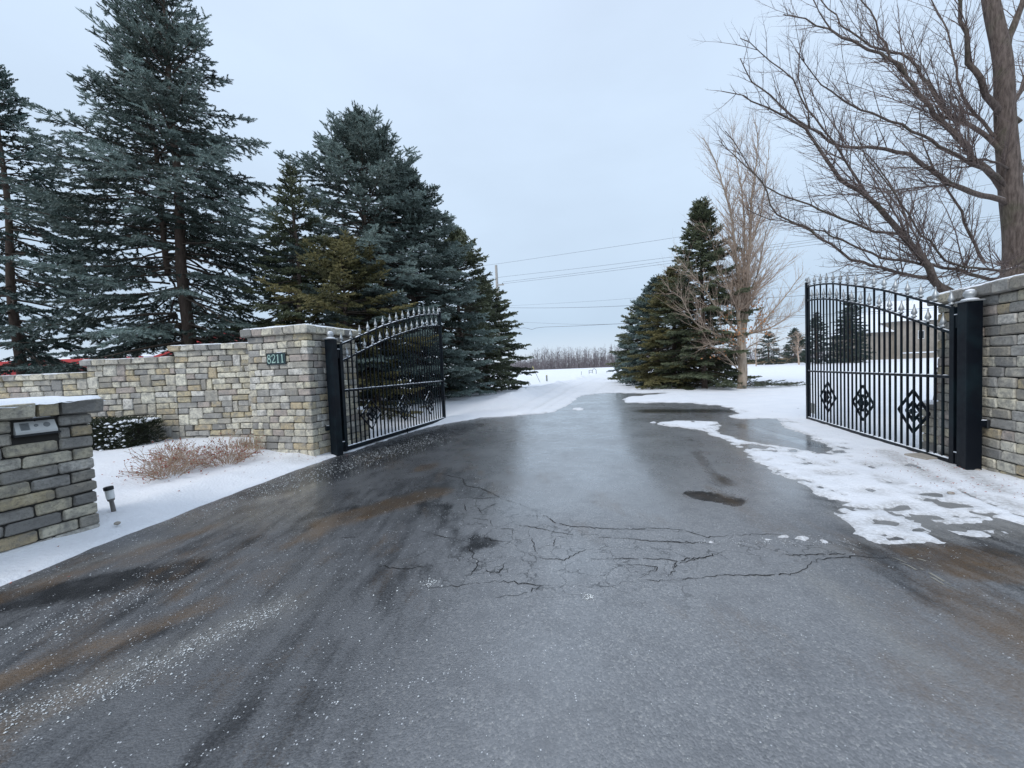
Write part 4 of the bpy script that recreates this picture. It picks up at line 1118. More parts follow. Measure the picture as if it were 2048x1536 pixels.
cnt += spruce((-5.5, 12.9, .1), 5.7, [(0, 2.7), (.3, 3.0), (.6, 2.6), (.85, 1.5), (1, .4)], 'bushy olive brown conifer low behind the left pillar and gate', 'olive', 15, 'mid', step=.36, per=7, sec=.17, bare=.55, trunk_r=.1, crown0=.2, snow=.35, gapp=.02, tert=2, brush=(.15, .052), droop=.05)
cnt += spruce((-4.3, 17.6, .1), 10.6, [(0, 3.4), (.2, 3.9), (.45, 3.6), (.65, 2.6), (.85, 1.3), (1, .15)], 'blue spruce with snowy boughs right of the pointed spruce', 'blue', 16, 'mid', step=.40, per=8, sec=.17, bare=.6, trunk_r=.18, crown0=.3, snow=.7, tintbias=-.03, gapp=.02, tert=2, brush=(.27, .08), droop=.08)
cnt += spruce((-2.75, 21.4, .1), 9.3, [(0, 3.1), (.25, 3.3), (.5, 2.9), (.75, 1.7), (.9, .8), (1, .1)], 'green spruce in the left row just beyond the snowy blue one', 'green', 17, 'mid', step=.40, per=8, sec=.19, bare=.6, trunk_r=.15, crown0=.2, snow=.9, gapp=.02, brush=(.26, .08), droop=.12)
cnt += spruce((-1.7, 25.5, .1), 7.4, [(0, 3.2), (.25, 3.2), (.5, 2.7), (.75, 1.6), (1, .1)], 'last dark spruce of the left row where the snowy lane passes', 'green', 18, 'lo', step=.40, per=8, sec=.2, bare=.55, trunk_r=.14, crown0=.2, snow=.6, tintbias=-.15, gapp=.03, brush=(.28, .09), droop=.15)
cnt += spruce((-6.6, 20.5, .1), 10.0, sc(CONE, .95), 'dark spruce hidden deep in the left row behind the pointed one', 'green', 19, 'lo', step=.55, per=6, sec=.26, bare=.5, snow=.3, brush=(.32, .11))
cnt += spruce((-9.6, 17.5, .1), 8.2, sc(CONE, .8), 'background spruce seen between the two tall blue spruces', 'green', 20, 'lo', step=.55, per=5, sec=.26, bare=.45, snow=.3, brush=(.28, .08), gapp=.3)
# right row
cnt += spruce((11.3, 22.6, 0), 10.7, [(0, 2.6), (.15, 2.8), (.35, 2.7), (.5, 2.4), (.65, 1.85), (.8, 1.15), (.93, .7), (1, .2)], 'tallest thin-topped dark spruce behind the bare oak', 'green', 21, 'mid', step=.40, per=8, sec=.18, bare=.45, trunk_r=.16, crown0=.2, snow=.3, tintbias=-.08, gapp=.02, brush=(.27, .08), droop=.10)
cnt += spruce((10.6, 25.0, 0), 7.6, [(0, 2.9), (.2, 3.2), (.5, 2.5), (.75, 1.5), (1, .15)], 'olive brown spruce second in the right row', 'olive', 22, 'mid', step=.40, per=8, sec=.19, bare=.5, snow=.25, tintbias=-.1, gapp=.03, brush=(.26, .08), droop=.12)
cnt += spruce((10.9, 28.5, 0), 7.7, [(0, 3.0), (.2, 3.1), (.5, 2.5), (.75, 1.5), (1, .15)], 'blue green spruce third in the right row', 'blued', 23, 'lo', step=.40, per=8, sec=.2, bare=.55, snow=.6, gapp=.02, brush=(.30, .10), droop=.12)
cnt += spruce((11.6, 33.5, 0), 7.2, [(0, 2.8), (.2, 3.0), (.5, 2.5), (.75, 1.5), (1, .15)], 'snow-flecked green spruce fourth in the right row', 'green', 24, 'lo', step=.42, per=8, sec=.22, bare=.55, snow=.9, gapp=.02, brush=(.33, .115), droop=.12)
cnt += spruce((12.7, 42.0, 0), 4.8, [(0, 1.9), (.2, 2.0), (.6, 1.4), (1, .15)], 'small grey blue spruce ending the right row by the lane', 'blued', 25, 'lo', step=.4, per=8, sec=.22, bare=.5, snow=.6, tintbias=.1, gapp=.02, brush=(.33, .12), droop=.12)
cnt += spruce((13.4, 26.0, 0), 5.2, sc(CONE, .5), 'dark spruce half hidden behind the oak trunk', 'olive', 26, 'lo', step=.45, per=6, sec=.22, bare=.45, snow=.1, tintbias=-.15, brush=(.28, .085), gapp=.15)
# far conifers on the right lawn
farc = [(54.6, 62, 10.6, 3.2, 'tall dark conifer seen through the middle of the right gate'), (50.8, 64, 8.2, 2.8, 'dark conifer left of the tallest one behind the right gate'), (57.8, 66, 8.5, 2.8, 'dark conifer beside the tan building behind the right gate'),
        (56.5, 76, 5.6, 3.4, 'low dark conifer on the lawn by the free end of the right gate'), (49.5, 74, 6.0, 3.4, 'bushy green conifer on the horizon left of the right gate'), (45.2, 78, 5.2, 3.2, 'rounded conifer on the horizon beyond the oak'), (60.5, 82, 7.2, 3.2, 'distant conifer against the treeline behind the gate bars')]
for i, (x, y, h, r, lb) in enumerate(farc):
    cnt += spruce((x, y, .5), h, [(0, r), (.2, r), (.5, r*.75), (.8, r*.35), (1, .1)], lb, 'dim', 40+i, 'lo', step=.6, per=7, sec=.42, bare=.5, snow=.2, tert=1, brush=(.5, .17), gapp=.02, group='far conifers on the right lawn')
print('brushes', cnt)

# ------------------------------------------------------------------ bare trees
def grow(S, p, d, L_, r, lvl, rnd, up, cfg, out=None):
    """curving shoot with side shoots. cfg[lvl]=(segments, child spacing, child length factor, angle)"""
    nseg, spc, clen, ang = cfg[lvl]; n = nseg; ds = L_/n; x, y, z = p; dx, dy, dz = d; U = rnd.uniform; acc = U(0, spc); last = len(cfg)-1; sgn = 1
    for i in range(n):
        dx, dy, dz = norm(dx+U(-.13, .13), dy+U(-.13, .13), dz+U(-.09, .11)+up)
        x1, y1, z1 = x+dx*ds, y+dy*ds, z+dz*ds
        ra, rb = r*(1-i/n)*.85+r*.15, r*(1-(i+1)/n)*.85+r*.15
        S.append((x, y, z, x1, y1, z1, ra, rb))
        if lvl < last:
            acc += ds
            while acc > spc:
                acc -= spc*U(.75, 1.25); f = (i+U(0, 1))/n
                a = U(ang*.7, ang*1.25); th = U(0, 6.283)
                # perpendicular
                ux, uy, uz = norm(dy*1-dz*0, -dx, .001) if abs(dz) < .98 else (1, 0, 0)
                wx, wy, wz = dy*uz-dz*uy, dz*ux-dx*uz, dx*uy-dy*ux
                cx = dx*math.cos(a)+(ux*math.cos(th)+wx*math.sin(th))*math.sin(a); cy = dy*math.cos(a)+(uy*math.cos(th)+wy*math.sin(th))*math.sin(a); cz = dz*math.cos(a)+(uz*math.cos(th)+wz*math.sin(th))*math.sin(a)
                t = U(0, 1)
                ll = L_*clen*(1.0-.55*f)*U(.6, 1.2)
                grow(S, (x+dx*ds*t, y+dy*ds*t, z+dz*ds*t), norm(cx, cy, cz), ll, min(ra*.6, r*.62), lvl+1, rnd, up, cfg)
        x, y, z = x1, y1, z1
def resample(pts, step):
    P = [Vector(p) for p in pts]; out = [P[0]]
    # catmull-rom
    for i in range(len(P)-1):
        p0, p1, p2, p3 = P[max(i-1, 0)], P[i], P[i+1], P[min(i+2, len(P)-1)]
        n = max(1, int((p2-p1).length/step))
        for k in range(1, n+1):
            t = k/n; out.append(.5*((2*p1)+(-p0+p2)*t+(2*p0-5*p1+4*p2-p3)*t*t+(-p0+3*p1-3*p2+p3)*t**3))
    return out
def limb(root, pts, r0, r1, S, rnd, cfg, spacing, clen, up, mat, base, start=.12, name='limb', rtw=.0095, cmax=1.7, lmin=.35, longp=0.):
    Q = resample(pts, .22); n = len(Q); segs = []; Q = [q + Vector((rnd.gauss(0, .012), rnd.gauss(0, .02), rnd.gauss(0, .012))) for q in Q]
    tot = sum((Q[i+1]-Q[i]).length for i in range(n-1)); acc = 0; s = 0
    mb = MB(); rad = [r0+(r1-r0)*(i/(n-1))**.8 for i in range(n)]
    mb.tube([q-Vector(base) for q in Q], rad, 7); mb.build(name, mat, root, smooth=True)
    for i in range(n-1):
        d = Q[i+1]-Q[i]; l = d.length; s += l; acc += l; f = s/tot
        if f < start: continue
        while acc > spacing:
            acc -= spacing*rnd.uniform(.7, 1.3); dn = d.normalized(); a = rnd.uniform(.45, .95); th = rnd.uniform(0, 6.283)
            u = dn.cross(Vector((0, 0, 1))).normalized(); w = dn.cross(u)
            c = dn*math.cos(a)+(u*math.cos(th)+w*math.sin(th))*math.sin(a); c.z += .1
            ll = min(cmax, (tot*(1-f)*clen+lmin))*rnd.uniform(.5, 1.2)
            if rnd.random() < longp: ll *= 2.1; c = dn*math.cos(a*.6)+(u*math.cos(th)+w*math.sin(th))*math.sin(a*.6); c.z += .12
            p = Q[i] + d*rnd.random() - Vector(base)
            grow(S, tuple(p), tuple(c.normalized()), ll, max(rtw*.7, min(rad[i]*.45, rtw*(.7+.5*ll))), 0, rnd, up, cfg)

def c3(x, y): return (1400 + x/2.477, y/2.477)
rnd = random.Random(5)
MB0 = (10.75, 8.6, -.05)
maple = empty('maple_tree', MB0); tag(maple, 'large bare maple with wide left-reaching limbs behind the right gate pillar', 'tree')
S = []
cfgM = [(5, .12, .40, .65), (4, .12, .40, .7), (2, 9, 0, 0)]
def P3(x, y, Y): return D(*c3(x, y), Y)
tr = [(MB0[0], MB0[1], -.2), (10.6, 8.55, 1.2), P3(1560, 1330, 8.5), P3(1535, 900, 8.5), P3(1512, 600, 8.5), P3(1500, 300, 8.5), P3(1440, 0, 8.6), P3(1400, -350, 8.7), P3(1390, -700, 8.8)]
tq = resample(tr, .25)
MB().tube([q-Vector(MB0) for q in tq], [.24 - .15*(i/(len(tq)-1)) + (.10*(1-i/6) if i < 6 else 0) for i in range(len(tq))], 14).build('trunk', MT['bark_m'], maple, smooth=True)
LM = [ # points (crop), depth start, depth end, r0, r1
 ([(1500,985),(1440,980),(1300,930),(1150,850),(980,745),(780,730),(640,700),(430,560),(270,400),(200,300)], 8.5, 7.6, .085, .012),
 ([(1500,930),(1460,880),(1350,780),(1250,650),(1130,530),(1060,410),(930,290),(700,185),(580,120),(420,60)], 8.5, 8.9, .10, .014),
 ([(1490,900),(1430,850),(1300,790),(1150,700),(1000,620),(860,560),(700,490),(560,380),(470,250)], 8.5, 7.2, .065, .010),
 ([(1490,740),(1440,690),(1300,600),(1200,540),(1130,420),(1080,330),(1000,265),(850,230),(700,120),(560,-60)], 8.5, 9.4, .07, .012),
 ([(1500,560),(1450,520),(1380,400),(1320,250),(1300,100),(1290,0),(1270,-200)], 8.5, 8.0, .10, .03),
 ([(1500,700),(1400,600),(1300,480),(1260,300),(1230,200),(1180,60),(1100,-80)], 8.5, 9.6, .05, .014),
 ([(1010,380),(940,280),(900,170),(870,110),(800,0),(740,-120)], 8.8, 9.0, .04, .012),
 ([(780,210),(700,185),(620,100),(570,0),(540,-100)], 8.8, 8.6, .03, .010),
 ([(1520,230),(1560,120),(1600,0),(1640,-200)], 8.6, 8.6, .11, .05),
 ([(1530,560),(1590,440),(1640,300),(1760,60)], 8.5, 8.9, .08, .03), ([(1545,900),(1640,780),(1800,560)], 8.5, 8.9, .08, .03),
 ([(1690,1440),(1640,1345),(1585,1318),(1500,1340),(1350,1330),(1220,1290),(1130,1200),(1030,1060),(900,880),(830,780),(760,640)], 8.3, 7.4, .05, .010),
 ([(1420,1300),(1390,1260),(1330,1150),(1270,1000),(1200,900),(1110,720),(1080,560)], 9.6, 9.4, .05, .012),
 ([(1570,1370),(1430,1388),(1300,1340),(1160,1320),(1050,1300),(900,1270),(700,1190),(560,1130),(350,1090),(240,1040)], 8.3, 7.2, .06, .010),
 ([(1540,840),(1400,790),(1250,800),(1100,830),(960,830)], 8.4, 7.6, .035, .010)]
for pts, Ya, Yb, ra, rb in LM:
    n = len(pts); P = [P3(x, y, Ya+(Yb-Ya)*i/(n-1)) for i, (x, y) in enumerate(pts)]
    if 1440 < pts[0][0] < 1550 and pts[0][1] > 500: P = [P3(pts[0][0]+45, pts[0][1]+55, 8.5)] + P
    limb(maple, P, ra*.72, rb*.65, S, rnd, cfgM, .155, .13, .035, MT['bark_m'], MB0, lmin=.62, cmax=1.4, longp=.16, start=.2)
tw = link('twigs', seg_mesh('twigs', S, 3), MT['twig_m'], maple); tw['kind'] = 'stuff'
print('maple', len(S))
# second low-branching stem behind the pillar cap
MB2 = (9.15, 8.2, 0)
mp2 = empty('maple_tree', MB2); tag(mp2, 'leaning bare maple whose low limbs fan out just above the right gate', 'tree')
S = []
LM2 = [([(1280,1500),(1200,1440),(1130,1330),(1070,1240),(1000,1160),(840,985),(700,890),(620,790),(520,640),(400,560),(200,480),(110,455)], 8.0, 7.0, .115, .010),
 ([(1260,1440),(1120,1380),(900,1330),(750,1280),(600,1180),(500,1120),(380,1060),(300,900),(250,830),(130,650)], 8.0, 7.4, .06, .010),
 ([(1030,1180),(1000,1160),(860,1145),(700,1085),(540,1020),(400,960),(320,920),(220,810),(90,690)], 7.8, 8.6, .045, .010),
 ([(860,1000),(840,985),(760,850),(660,700),(530,540),(460,400),(300,260),(200,190)], 7.6, 7.2, .035, .009),
 ([(1030,1180),(1010,1060),(900,860),(800,740),(740,600)], 7.8, 8.6, .03, .009), ([(540,650),(530,540),(480,380),(500,260),(520,170)], 7.3, 7.0, .02, .006)]
for pts, Ya, Yb, ra, rb in LM2:
    n = len(pts); P = [P3(x, y, Ya+(Yb-Ya)*i/(n-1)) for i, (x, y) in enumerate(pts)]
    limb(mp2, P, ra*.7, rb*.65, S, rnd, cfgM, .155, .13, .035, MT['bark_m'], MB2, lmin=.58, cmax=1.4, longp=.16, start=.2)
p0 = Vector(P3(1280, 1500, 8.0)); MB().tube([Vector((0, 0, -.2)), (p0-Vector(MB2))*.5+Vector((0, 0, .1)), p0-Vector(MB2)], [.19, .15, .13], 10).build('trunk', MT['bark_m'], mp2, smooth=True)
tw = link('twigs', seg_mesh('twigs', S, 3), MT['twig_m'], mp2); tw['kind'] = 'stuff'
print('maple2', len(S))

# pale many-stemmed oak beside the right spruce row
def c4(x, y): return (1180 + x/2.477, 240 + y/2.477)
OB = (12.7, 21.3, -.02); oak = empty('oak_tree', OB); tag(oak, 'slender pale bare oak with a few orange leaves before the right spruces', 'tree')
S = []; rnd = random.Random(9)
def P4(x, y, Y): return D(*c4(x, y), Y)
cfgO = [(5, .20, .42, .55), (4, .17, .4, .6), (2, 9, 0, 0)]
tt = resample([(OB[0], OB[1], -.2), P4(757, 1250, 21.3), P4(750, 1130, 21.3), P4(750, 1060, 21.3)], .4)
MB().tube([q-Vector(OB) for q in tt], [.25-.04*(i/(len(tt)-1)) for i in range(len(tt))], 12).build('trunk', MT['bark_o'], oak, smooth=True)
LO4 = [([(745,1090),(735,950),(738,800),(712,600),(700,480),(660,330),(620,200),(560,90)], 21.3, 20.6, .13, .015), ([(755,1090),(775,950),(778,800),(790,640),(800,400),(830,150),(820,10)], 21.3, 21.6, .14, .015),
 ([(752,1090),(757,850),(765,600),(757,400),(725,200),(700,30)], 21.3, 22.2, .10, .012), ([(745,1070),(640,950),(560,830),(480,740),(440,690)], 21.3, 20.2, .08, .015),
 ([(745,1130),(720,1110),(600,1050),(520,1000),(470,920),(440,870),(390,840)], 21.3, 20.0, .06, .012), ([(752,1250),(700,1200),(650,1150),(595,1110)], 21.3, 20.4, .045, .012),
 ([(760,1080),(850,1010),(900,950),(960,880),(1050,760)], 21.3, 20.6, .07, .012), ([(775,1060),(870,1040),(960,990),(1060,930)], 21.3, 22, .05, .012), ([(790,640),(850,450),(885,150)], 21.6, 21.2, .05, .012),
 ([(765,900),(830,760),(870,560),(930,420)], 21.4, 22, .06, .012), ([(740,900),(650,760),(600,600),(560,520)], 21.3, 21.8, .05, .012), ([(755,1150),(830,1100),(900,1110),(960,1080)], 21.3, 20.8, .035, .01), ([(745,1180),(690,1110),(640,1090),(560,1120)], 21.2, 20.6, .035, .01)]
for pts, Ya, Yb, ra, rb in LO4:
    n = len(pts); P = [P4(x, y, Ya+(Yb-Ya)*i/(n-1)) for i, (x, y) in enumerate(pts)]
    limb(oak, P, ra, rb, S, rnd, cfgO, .17, .16, .07, MT['bark_o'], OB, rtw=.016, cmax=3.0, lmin=1.5)
tw = link('twigs', seg_mesh('twigs', S, 3), MT['twig_o'], oak); tw['kind'] = 'stuff'
print('oak', len(S))
mb = MB()
for (cx, cy, w, n) in ((700, 1060, 40, 60), (860, 1010, 30, 60), (830, 930, 22, 30), (770, 1040, 30, 40), (660, 1130, 25, 25), (600, 1150, 40, 20), (690, 1000, 40, 20)):
    for _ in range(n):
        p = Vector(P4(cx+random.gauss(0, w), cy+random.gauss(0, w), 21+random.gauss(0, .4))) - Vector(OB); a = Vector([random.gauss(0, 1) for _ in range(3)]).normalized()*.07; b = a.cross(Vector([random.gauss(0, 1) for _ in range(3)])).normalized()*.05
        mb.add([p-a, p+b, p+a, p-b], [(0, 1, 2, 3)])
lv = mb.build('leaves', MT['leafor'], oak); lv['kind'] = 'stuff'

# small bare trees far away
def small_bare(x, y, h, label, seed, mat='twig_o', r=.12, name='bare_tree', dens=1.0, group=None, z=.4):
    rn = random.Random(seed); S = []; T = []
    root = empty(name, (x, y, z)); tag(root, label, 'tree', group)
    n = 6; px, py = 0, 0
    pts = [(0, 0, -.5)]
    for i in range(n): px += rn.gauss(0, .08); py += rn.gauss(0, .08); pts.append((px, py, h*(i+1)/n))
    rad = [r*(1-i/(n+.5)) for i in range(n+1)]
    MB().tube(pts, rad, 6).build('trunk', MT[mat], root)
    for k in range(int(26*dens)):
        f = rn.uniform(.2, .95); i = int(f*n); a = rn.uniform(0, 6.28); q = pts[min(i, n)]
        grow(S, (q[0], q[1], h*f), norm(math.cos(a), math.sin(a), rn.uniform(.5, 1.3)), h*(1-f*.75)*.42, r*.28, 0, rn, .03, [(4, h*.05, .45, .6), (3, 99, 0, 0)])
    link('branches', seg_mesh('branches', S, 3), MT[mat], root)['kind'] = 'stuff'
small_bare(47.5, 63.5, 5.6, 'small pale bare tree on the snow left of the right gate', 3, 'twig_o', .14, dens=1.6)
small_bare(42.0, 66, 5.6, 'thin bare tree on the horizon between the oak and the pale one', 4, 'twig_o', .10)
small_bare(34.0, 108, 17, 'tall bare tree rising above the end of the right spruce row', 6, 'wood', .28, dens=1.5)
small_bare(39.5, 116, 15, 'bare tree just right of the tall one at the end of the row', 7, 'wood', .25, dens=1.3)

# distant wood on the horizon
def far_wood():
    rn = random.Random(3); S = []
    line = [(-420, 330), (-150, 300), (0, 262), (30, 252), (66, 236), (80, 200), (64, 150), (70, 145), (110, 170), (240, 200), (520, 260)]
    hs = [11, 12, 11, 15, 14, 15, 14, 13, 10, 9, 9]
    for (a, b), (c, d), h0, h1 in zip(line[:-1], line[1:], hs[:-1], hs[1:]):
        L_ = math.hypot(c-a, d-b); dens = 5.2 if 0 <= a <= 66 else (.5 if a < 0 else .8)
        for _ in range(int(L_*dens)):
            t = rn.random(); x = a+(c-a)*t+rn.gauss(0, 1.5); y = b+(d-b)*t+rn.uniform(0, 26); cl = vnoise(np.array([x/9.]), np.array([y*0+.5]), 5)[0]*.6 + vnoise(np.array([x/3.]), np.array([.5]), 6)[0]*.4; h = (h0+(h1-h0)*t)*(.6+.6*cl)*rn.choice((.6, .75, .9, 1.0, 1.1))
            r = h*.009*rn.uniform(.6, 1.3); lx, ly = rn.gauss(0, .02), rn.gauss(0, .02)
            S.append((x, y, -1, x+lx*h, y+ly*h, h*.6, r, r*.6)); S.append((x+lx*h, y+ly*h, h*.6, x+lx*h*2, y+ly*h*2, h, r*.6, .02))
            for k in range(9):
                f = rn.uniform(.25, .92); aa = rn.uniform(0, 6.28); L2 = h*(1-f*.8)*.28; e = rn.uniform(.7, 1.4); q = norm(math.cos(aa), math.sin(aa), e)
                p = (x+lx*h*f, y+ly*h*f, h*f); m_ = tuple(p[i]+q[i]*L2*.55 for i in range(3)); S.append((*p, *m_, .055, .035))
                for w in range(3):
                    q2 = norm(q[0]+rn.gauss(0, .4), q[1]+rn.gauss(0, .4), q[2]+rn.gauss(.2, .2)); S.append((*m_, *(m_[i]+q2[i]*L2*.5 for i in range(3)), .04, .015))
    # brush at the foot of the wood
    for (a, b), (c, d) in zip(line[:-1], line[1:]):
        for _ in range(int(math.hypot(c-a, d-b)*(34 if 0 <= a <= 66 else 6))):
            t = rn.random(); x = a+(c-a)*t+rn.gauss(0, 1.5); y = b-3+(d-b)*t+rn.uniform(-2, 9); h = rn.uniform(1.5, 7.5)
            S.append((x, y, -1, x+rn.gauss(0, .9), y+rn.gauss(0, .5), h, .10, .04))
    o = link('distant_wood', seg_mesh('distant_wood', S, 3), MT['wood']); tag(o, 'grey brown line of bare woodland along the snowy horizon', 'woodland', kind='stuff'); print('wood', len(S))
far_wood()

# ------------------------------------------------------------------ shrubs
def dwarf_shrub(cx, cy, w, h, label, seed, n=150, leaf=260, mat='stemtan'):
    rn = random.Random(seed); z = ground_z(cx, cy); root = empty('dry_shrub', (cx, cy, z)); tag(root, label, 'shrub')
    S = []; tips = []
    for _ in range(n):
        a = rn.uniform(0, 6.28); rr = rn.random()**.7*w*.45; x, y = math.cos(a)*rr*.5, math.sin(a)*rr*.5; out = rr/w*1.5
        d = norm(math.cos(a)*out*1.5+rn.gauss(0, .35), math.sin(a)*out*1.5+rn.gauss(0, .35), rn.uniform(.35, 1)); L_ = h*rn.uniform(.5, 1.3); p = (x, y, -.02)
        for k in range(4):
            q = tuple(p[i]+d[i]*L_/4 for i in range(3)); S.append((*p, *q, .0035, .0028)); 
            if k > 0:
                for w2 in range(2):
                    d2 = norm(d[0]+rn.gauss(0, .6), d[1]+rn.gauss(0, .6), d[2]+rn.gauss(0, .3)); q2 = tuple(q[i]+d2[i]*rn.uniform(.04, .10) for i in range(3)); S.append((*q, *q2, .0026, .0018)); tips.append(q2)
            p = q; d = norm(d[0]+rn.gauss(0, .35), d[1]+rn.gauss(0, .35), d[2]+rn.gauss(0, .2)); 
        tips.append(p)
    link('stems', seg_mesh('stems', S, 3), MT[mat], root)
    mb = MB()
    for _ in range(leaf):
        p = Vector(rn.choice(tips)); a = Vector([rn.gauss(0, 1) for _ in range(3)]).normalized()*rn.uniform(.009, .02); b = a.cross(Vector([rn.gauss(0, 1) for _ in range(3)])).normalized()*.009
        mb.add([p-a, p+b, p+a, p-b], [(0, 1, 2, 3)])
    o = mb.build('leaves', MT['leafred'], root); o['kind'] = 'stuff'
dwarf_shrub(-5.42, 5.95, .95, .44, 'pale brown leafless shrub in the snow nearest the path light', 1, 130, 500)
dwarf_shrub(-5.12, 6.75, 1.1, .46, 'reddish dry shrub in the snow close to the numbered pillar', 2, 130, 1000)
dwarf_shrub(-5.9, 6.6, .6, .34, 'small dry shrub tucked between the two larger ones and the hedge', 3, 50, 160)
gs = []; rn = random.Random(4); gx, gy = -5.35, 7.75
for _ in range(260):
    x, y = rn.uniform(-.35, .35), rn.gauss(0, .1); a = rn.uniform(0, 6.28); gs.append((x, y, 0, x+math.cos(a)*.06, y+math.sin(a)*.06, rn.uniform(.12, .30), .004, .001))
gr = link('dry_grass_tuft', seg_mesh('dry_grass_tuft', gs, 3), MT['grass']); gr.location = (gx, gy, ground_z(gx, gy)-.02); tag(gr, 'tuft of dry brown grass at the foot of the numbered pillar', 'grass')
def yew(x0, x1, y0, y1, z0, z1, label):
    rn = random.Random(8); B = []; cx, cy = (x0+x1)/2, (y0+y1)/2; root = empty('yew_hedge', (cx, cy, 0)); tag(root, label, 'hedge')
    hx, hy = (x1-x0)/2, (y1-y0)/2
    for _ in range(5200):
        x, y, z = rn.uniform(-hx, hx), rn.uniform(-hy, hy), rn.uniform(z0, z1)
        k = rn.random()
        if k < .45: z = z1 - abs(rn.gauss(0, .03)) - .08*(abs(x/hx)**4)
        elif k < .75: y = -hy + abs(rn.gauss(0, .04)) + .10*abs((z-(z0+z1)/2)/(z1-z0))
        elif k < .9: x = rn.choice((-1, 1))*(hx - abs(rn.gauss(0, .04)))
        B.append((x, y, z, *norm(x/hx*.6+rn.gauss(0, .4), y/hy*.6+rn.gauss(0, .4), .6+rn.gauss(0, .4)), rn.uniform(.05, .10), .018, rn.random(), rn.choice((0, .3, 1))))
    link('foliage', brush_mesh('foliage', B, 'lo'), MT['yew'], root)
    mb = MB()
    for _ in range(620):
        top = rn.random() < .80
        x, y, z = rn.uniform(-hx, hx), rn.uniform(-hy, hy), z1+.01-.08*rn.random()**3
        if not top: y = -hy-.01; z = rn.uniform(z0+.1, z1-.05)
        s = rn.uniform(.018, .06)*(1 if top else .55); mb.lathe([(s*.5, -s*.3), (s, 0), (s*.7, s*.35), (s*.15, s*.5)], (x, y, z), 7)
    o = mb.build('snow_clumps', MT['cap'], root, smooth=True); o['kind'] = 'stuff'
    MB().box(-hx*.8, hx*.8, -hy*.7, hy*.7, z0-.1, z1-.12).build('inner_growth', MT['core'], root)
yew(-9.3, -7.62, 7.5, 8.3, .2, .84, 'low clipped dark yew hedge flecked with snow before the stepped wall')

# cut boughs lying by the oak
B = []; S = []; rn = random.Random(6)
for _ in range(46):
    x, y = rn.uniform(-.6, 2.4), rn.uniform(-.6, .6); a = rn.gauss(0.1, .5); d = norm(math.cos(a), math.sin(a), rn.uniform(-.02, .2)); L_ = rn.uniform(.4, .9); z = .08+rn.random()*.25*max(0, 1-abs(x-.5)/1.4)
    S.append((x, y, z, x+d[0]*L_, y+d[1]*L_, z+d[2]*L_, .014, .006))
    for k in range(6):
        t = rn.random()*L_; a2 = a+rn.choice((-1, 1))*rn.uniform(.5, .9); B.append((x+d[0]*t, y+d[1]*t, z+d[2]*t, *norm(math.cos(a2), math.sin(a2), rn.uniform(-.1, .3)), rn.uniform(.18, .32), .045, rn.random()*.6, .5))
bg = empty('fallen_boughs', (13.1, 21.4, 0)); tag(bg, 'heap of cut spruce boughs lying in the snow at the foot of the oak', 'branches')
link('needles', brush_mesh('needles', B, 'mid'), MT['green'], bg); link('sticks', seg_mesh('sticks', S, 4), MT['twig_s'], bg)

# ------------------------------------------------------------------ buildings
def barn():
    r = empty('red_barn', (-21.6, 31, 0)); tag(r, 'red barn with snow-dusted roof half hidden behind the stepped wall', 'barn')
    w, dp, e, pk = 6.6, 12, 3.6, 5.62
    q = MB(); q.add([(-w, 0, -.3), (w, 0, -.3), (w, 0, e), (0, 0, pk), (-w, 0, e), (-w, dp, -.3), (w, dp, -.3), (w, dp, e), (0, dp, pk), (-w, dp, e)], [(0, 1, 2, 3, 4), (9, 8, 7, 6, 5), (0, 4, 9, 5), (1, 6, 7, 2), (0, 5, 6, 1)])
    q.build('wall', MT['pink'], r)
    for s in (-1, 1):
        rf = MB(); rf.add([(s*(w+.4), -.4, e-.12), (0, -.4, pk+.02), (0, dp+.4, pk+.02), (s*(w+.4), dp+.4, e-.12), (s*(w+.4), -.4, e+.06), (0, -.4, pk+.20), (0, dp+.4, pk+.20), (s*(w+.4), dp+.4, e+.06)], [(0, 1, 2, 3), (4, 5, 6, 7), (0, 1, 5, 4), (3, 2, 6, 7), (0, 3, 7, 4)])
        rf.build('roof', MT['red'], r)
    for i in range(16): x = -w+.4+i*.8; MB().box(x, x+.04, -.03, -.004, 0, e-.1).build('batten', MT['red'], r)
    MB().box(-1.2, 1.2, -.05, -.006, 0, 2.6).build('door', MT['red'], r)
    r2 = empty('red_shed', (-32.0, 30, 0)); tag(r2, 'long low red outbuilding with snowy roof left of the barn', 'shed')
    MB().box(-8.5, 3.4, 0, 8, -.3, 3.25).build('wall', MT['red'], r2)
    MB().box(-8.9, 3.7, -.45, -.25, 3.25, 3.72).build('fascia', MT['red'], r2)
    q = MB(); q.add([(-8.9, -.25, 3.70), (3.7, -.25, 3.70), (3.7, 4, 4.15), (-8.9, 4, 4.15), (3.7, 8.4, 3.7), (-8.9, 8.4, 3.7), (-8.9, -.25, 3.3), (3.7, -.25, 3.3), (3.7, 8.4, 3.3), (-8.9, 8.4, 3.3)], [(0, 1, 2, 3), (3, 2, 4, 5), (6, 7, 1, 0), (5, 4, 8, 9), (1, 7, 8, 4, 2), (0, 3, 5, 9, 6)])
    q.build('snowy_roof', MT['cap'], r2)
barn()
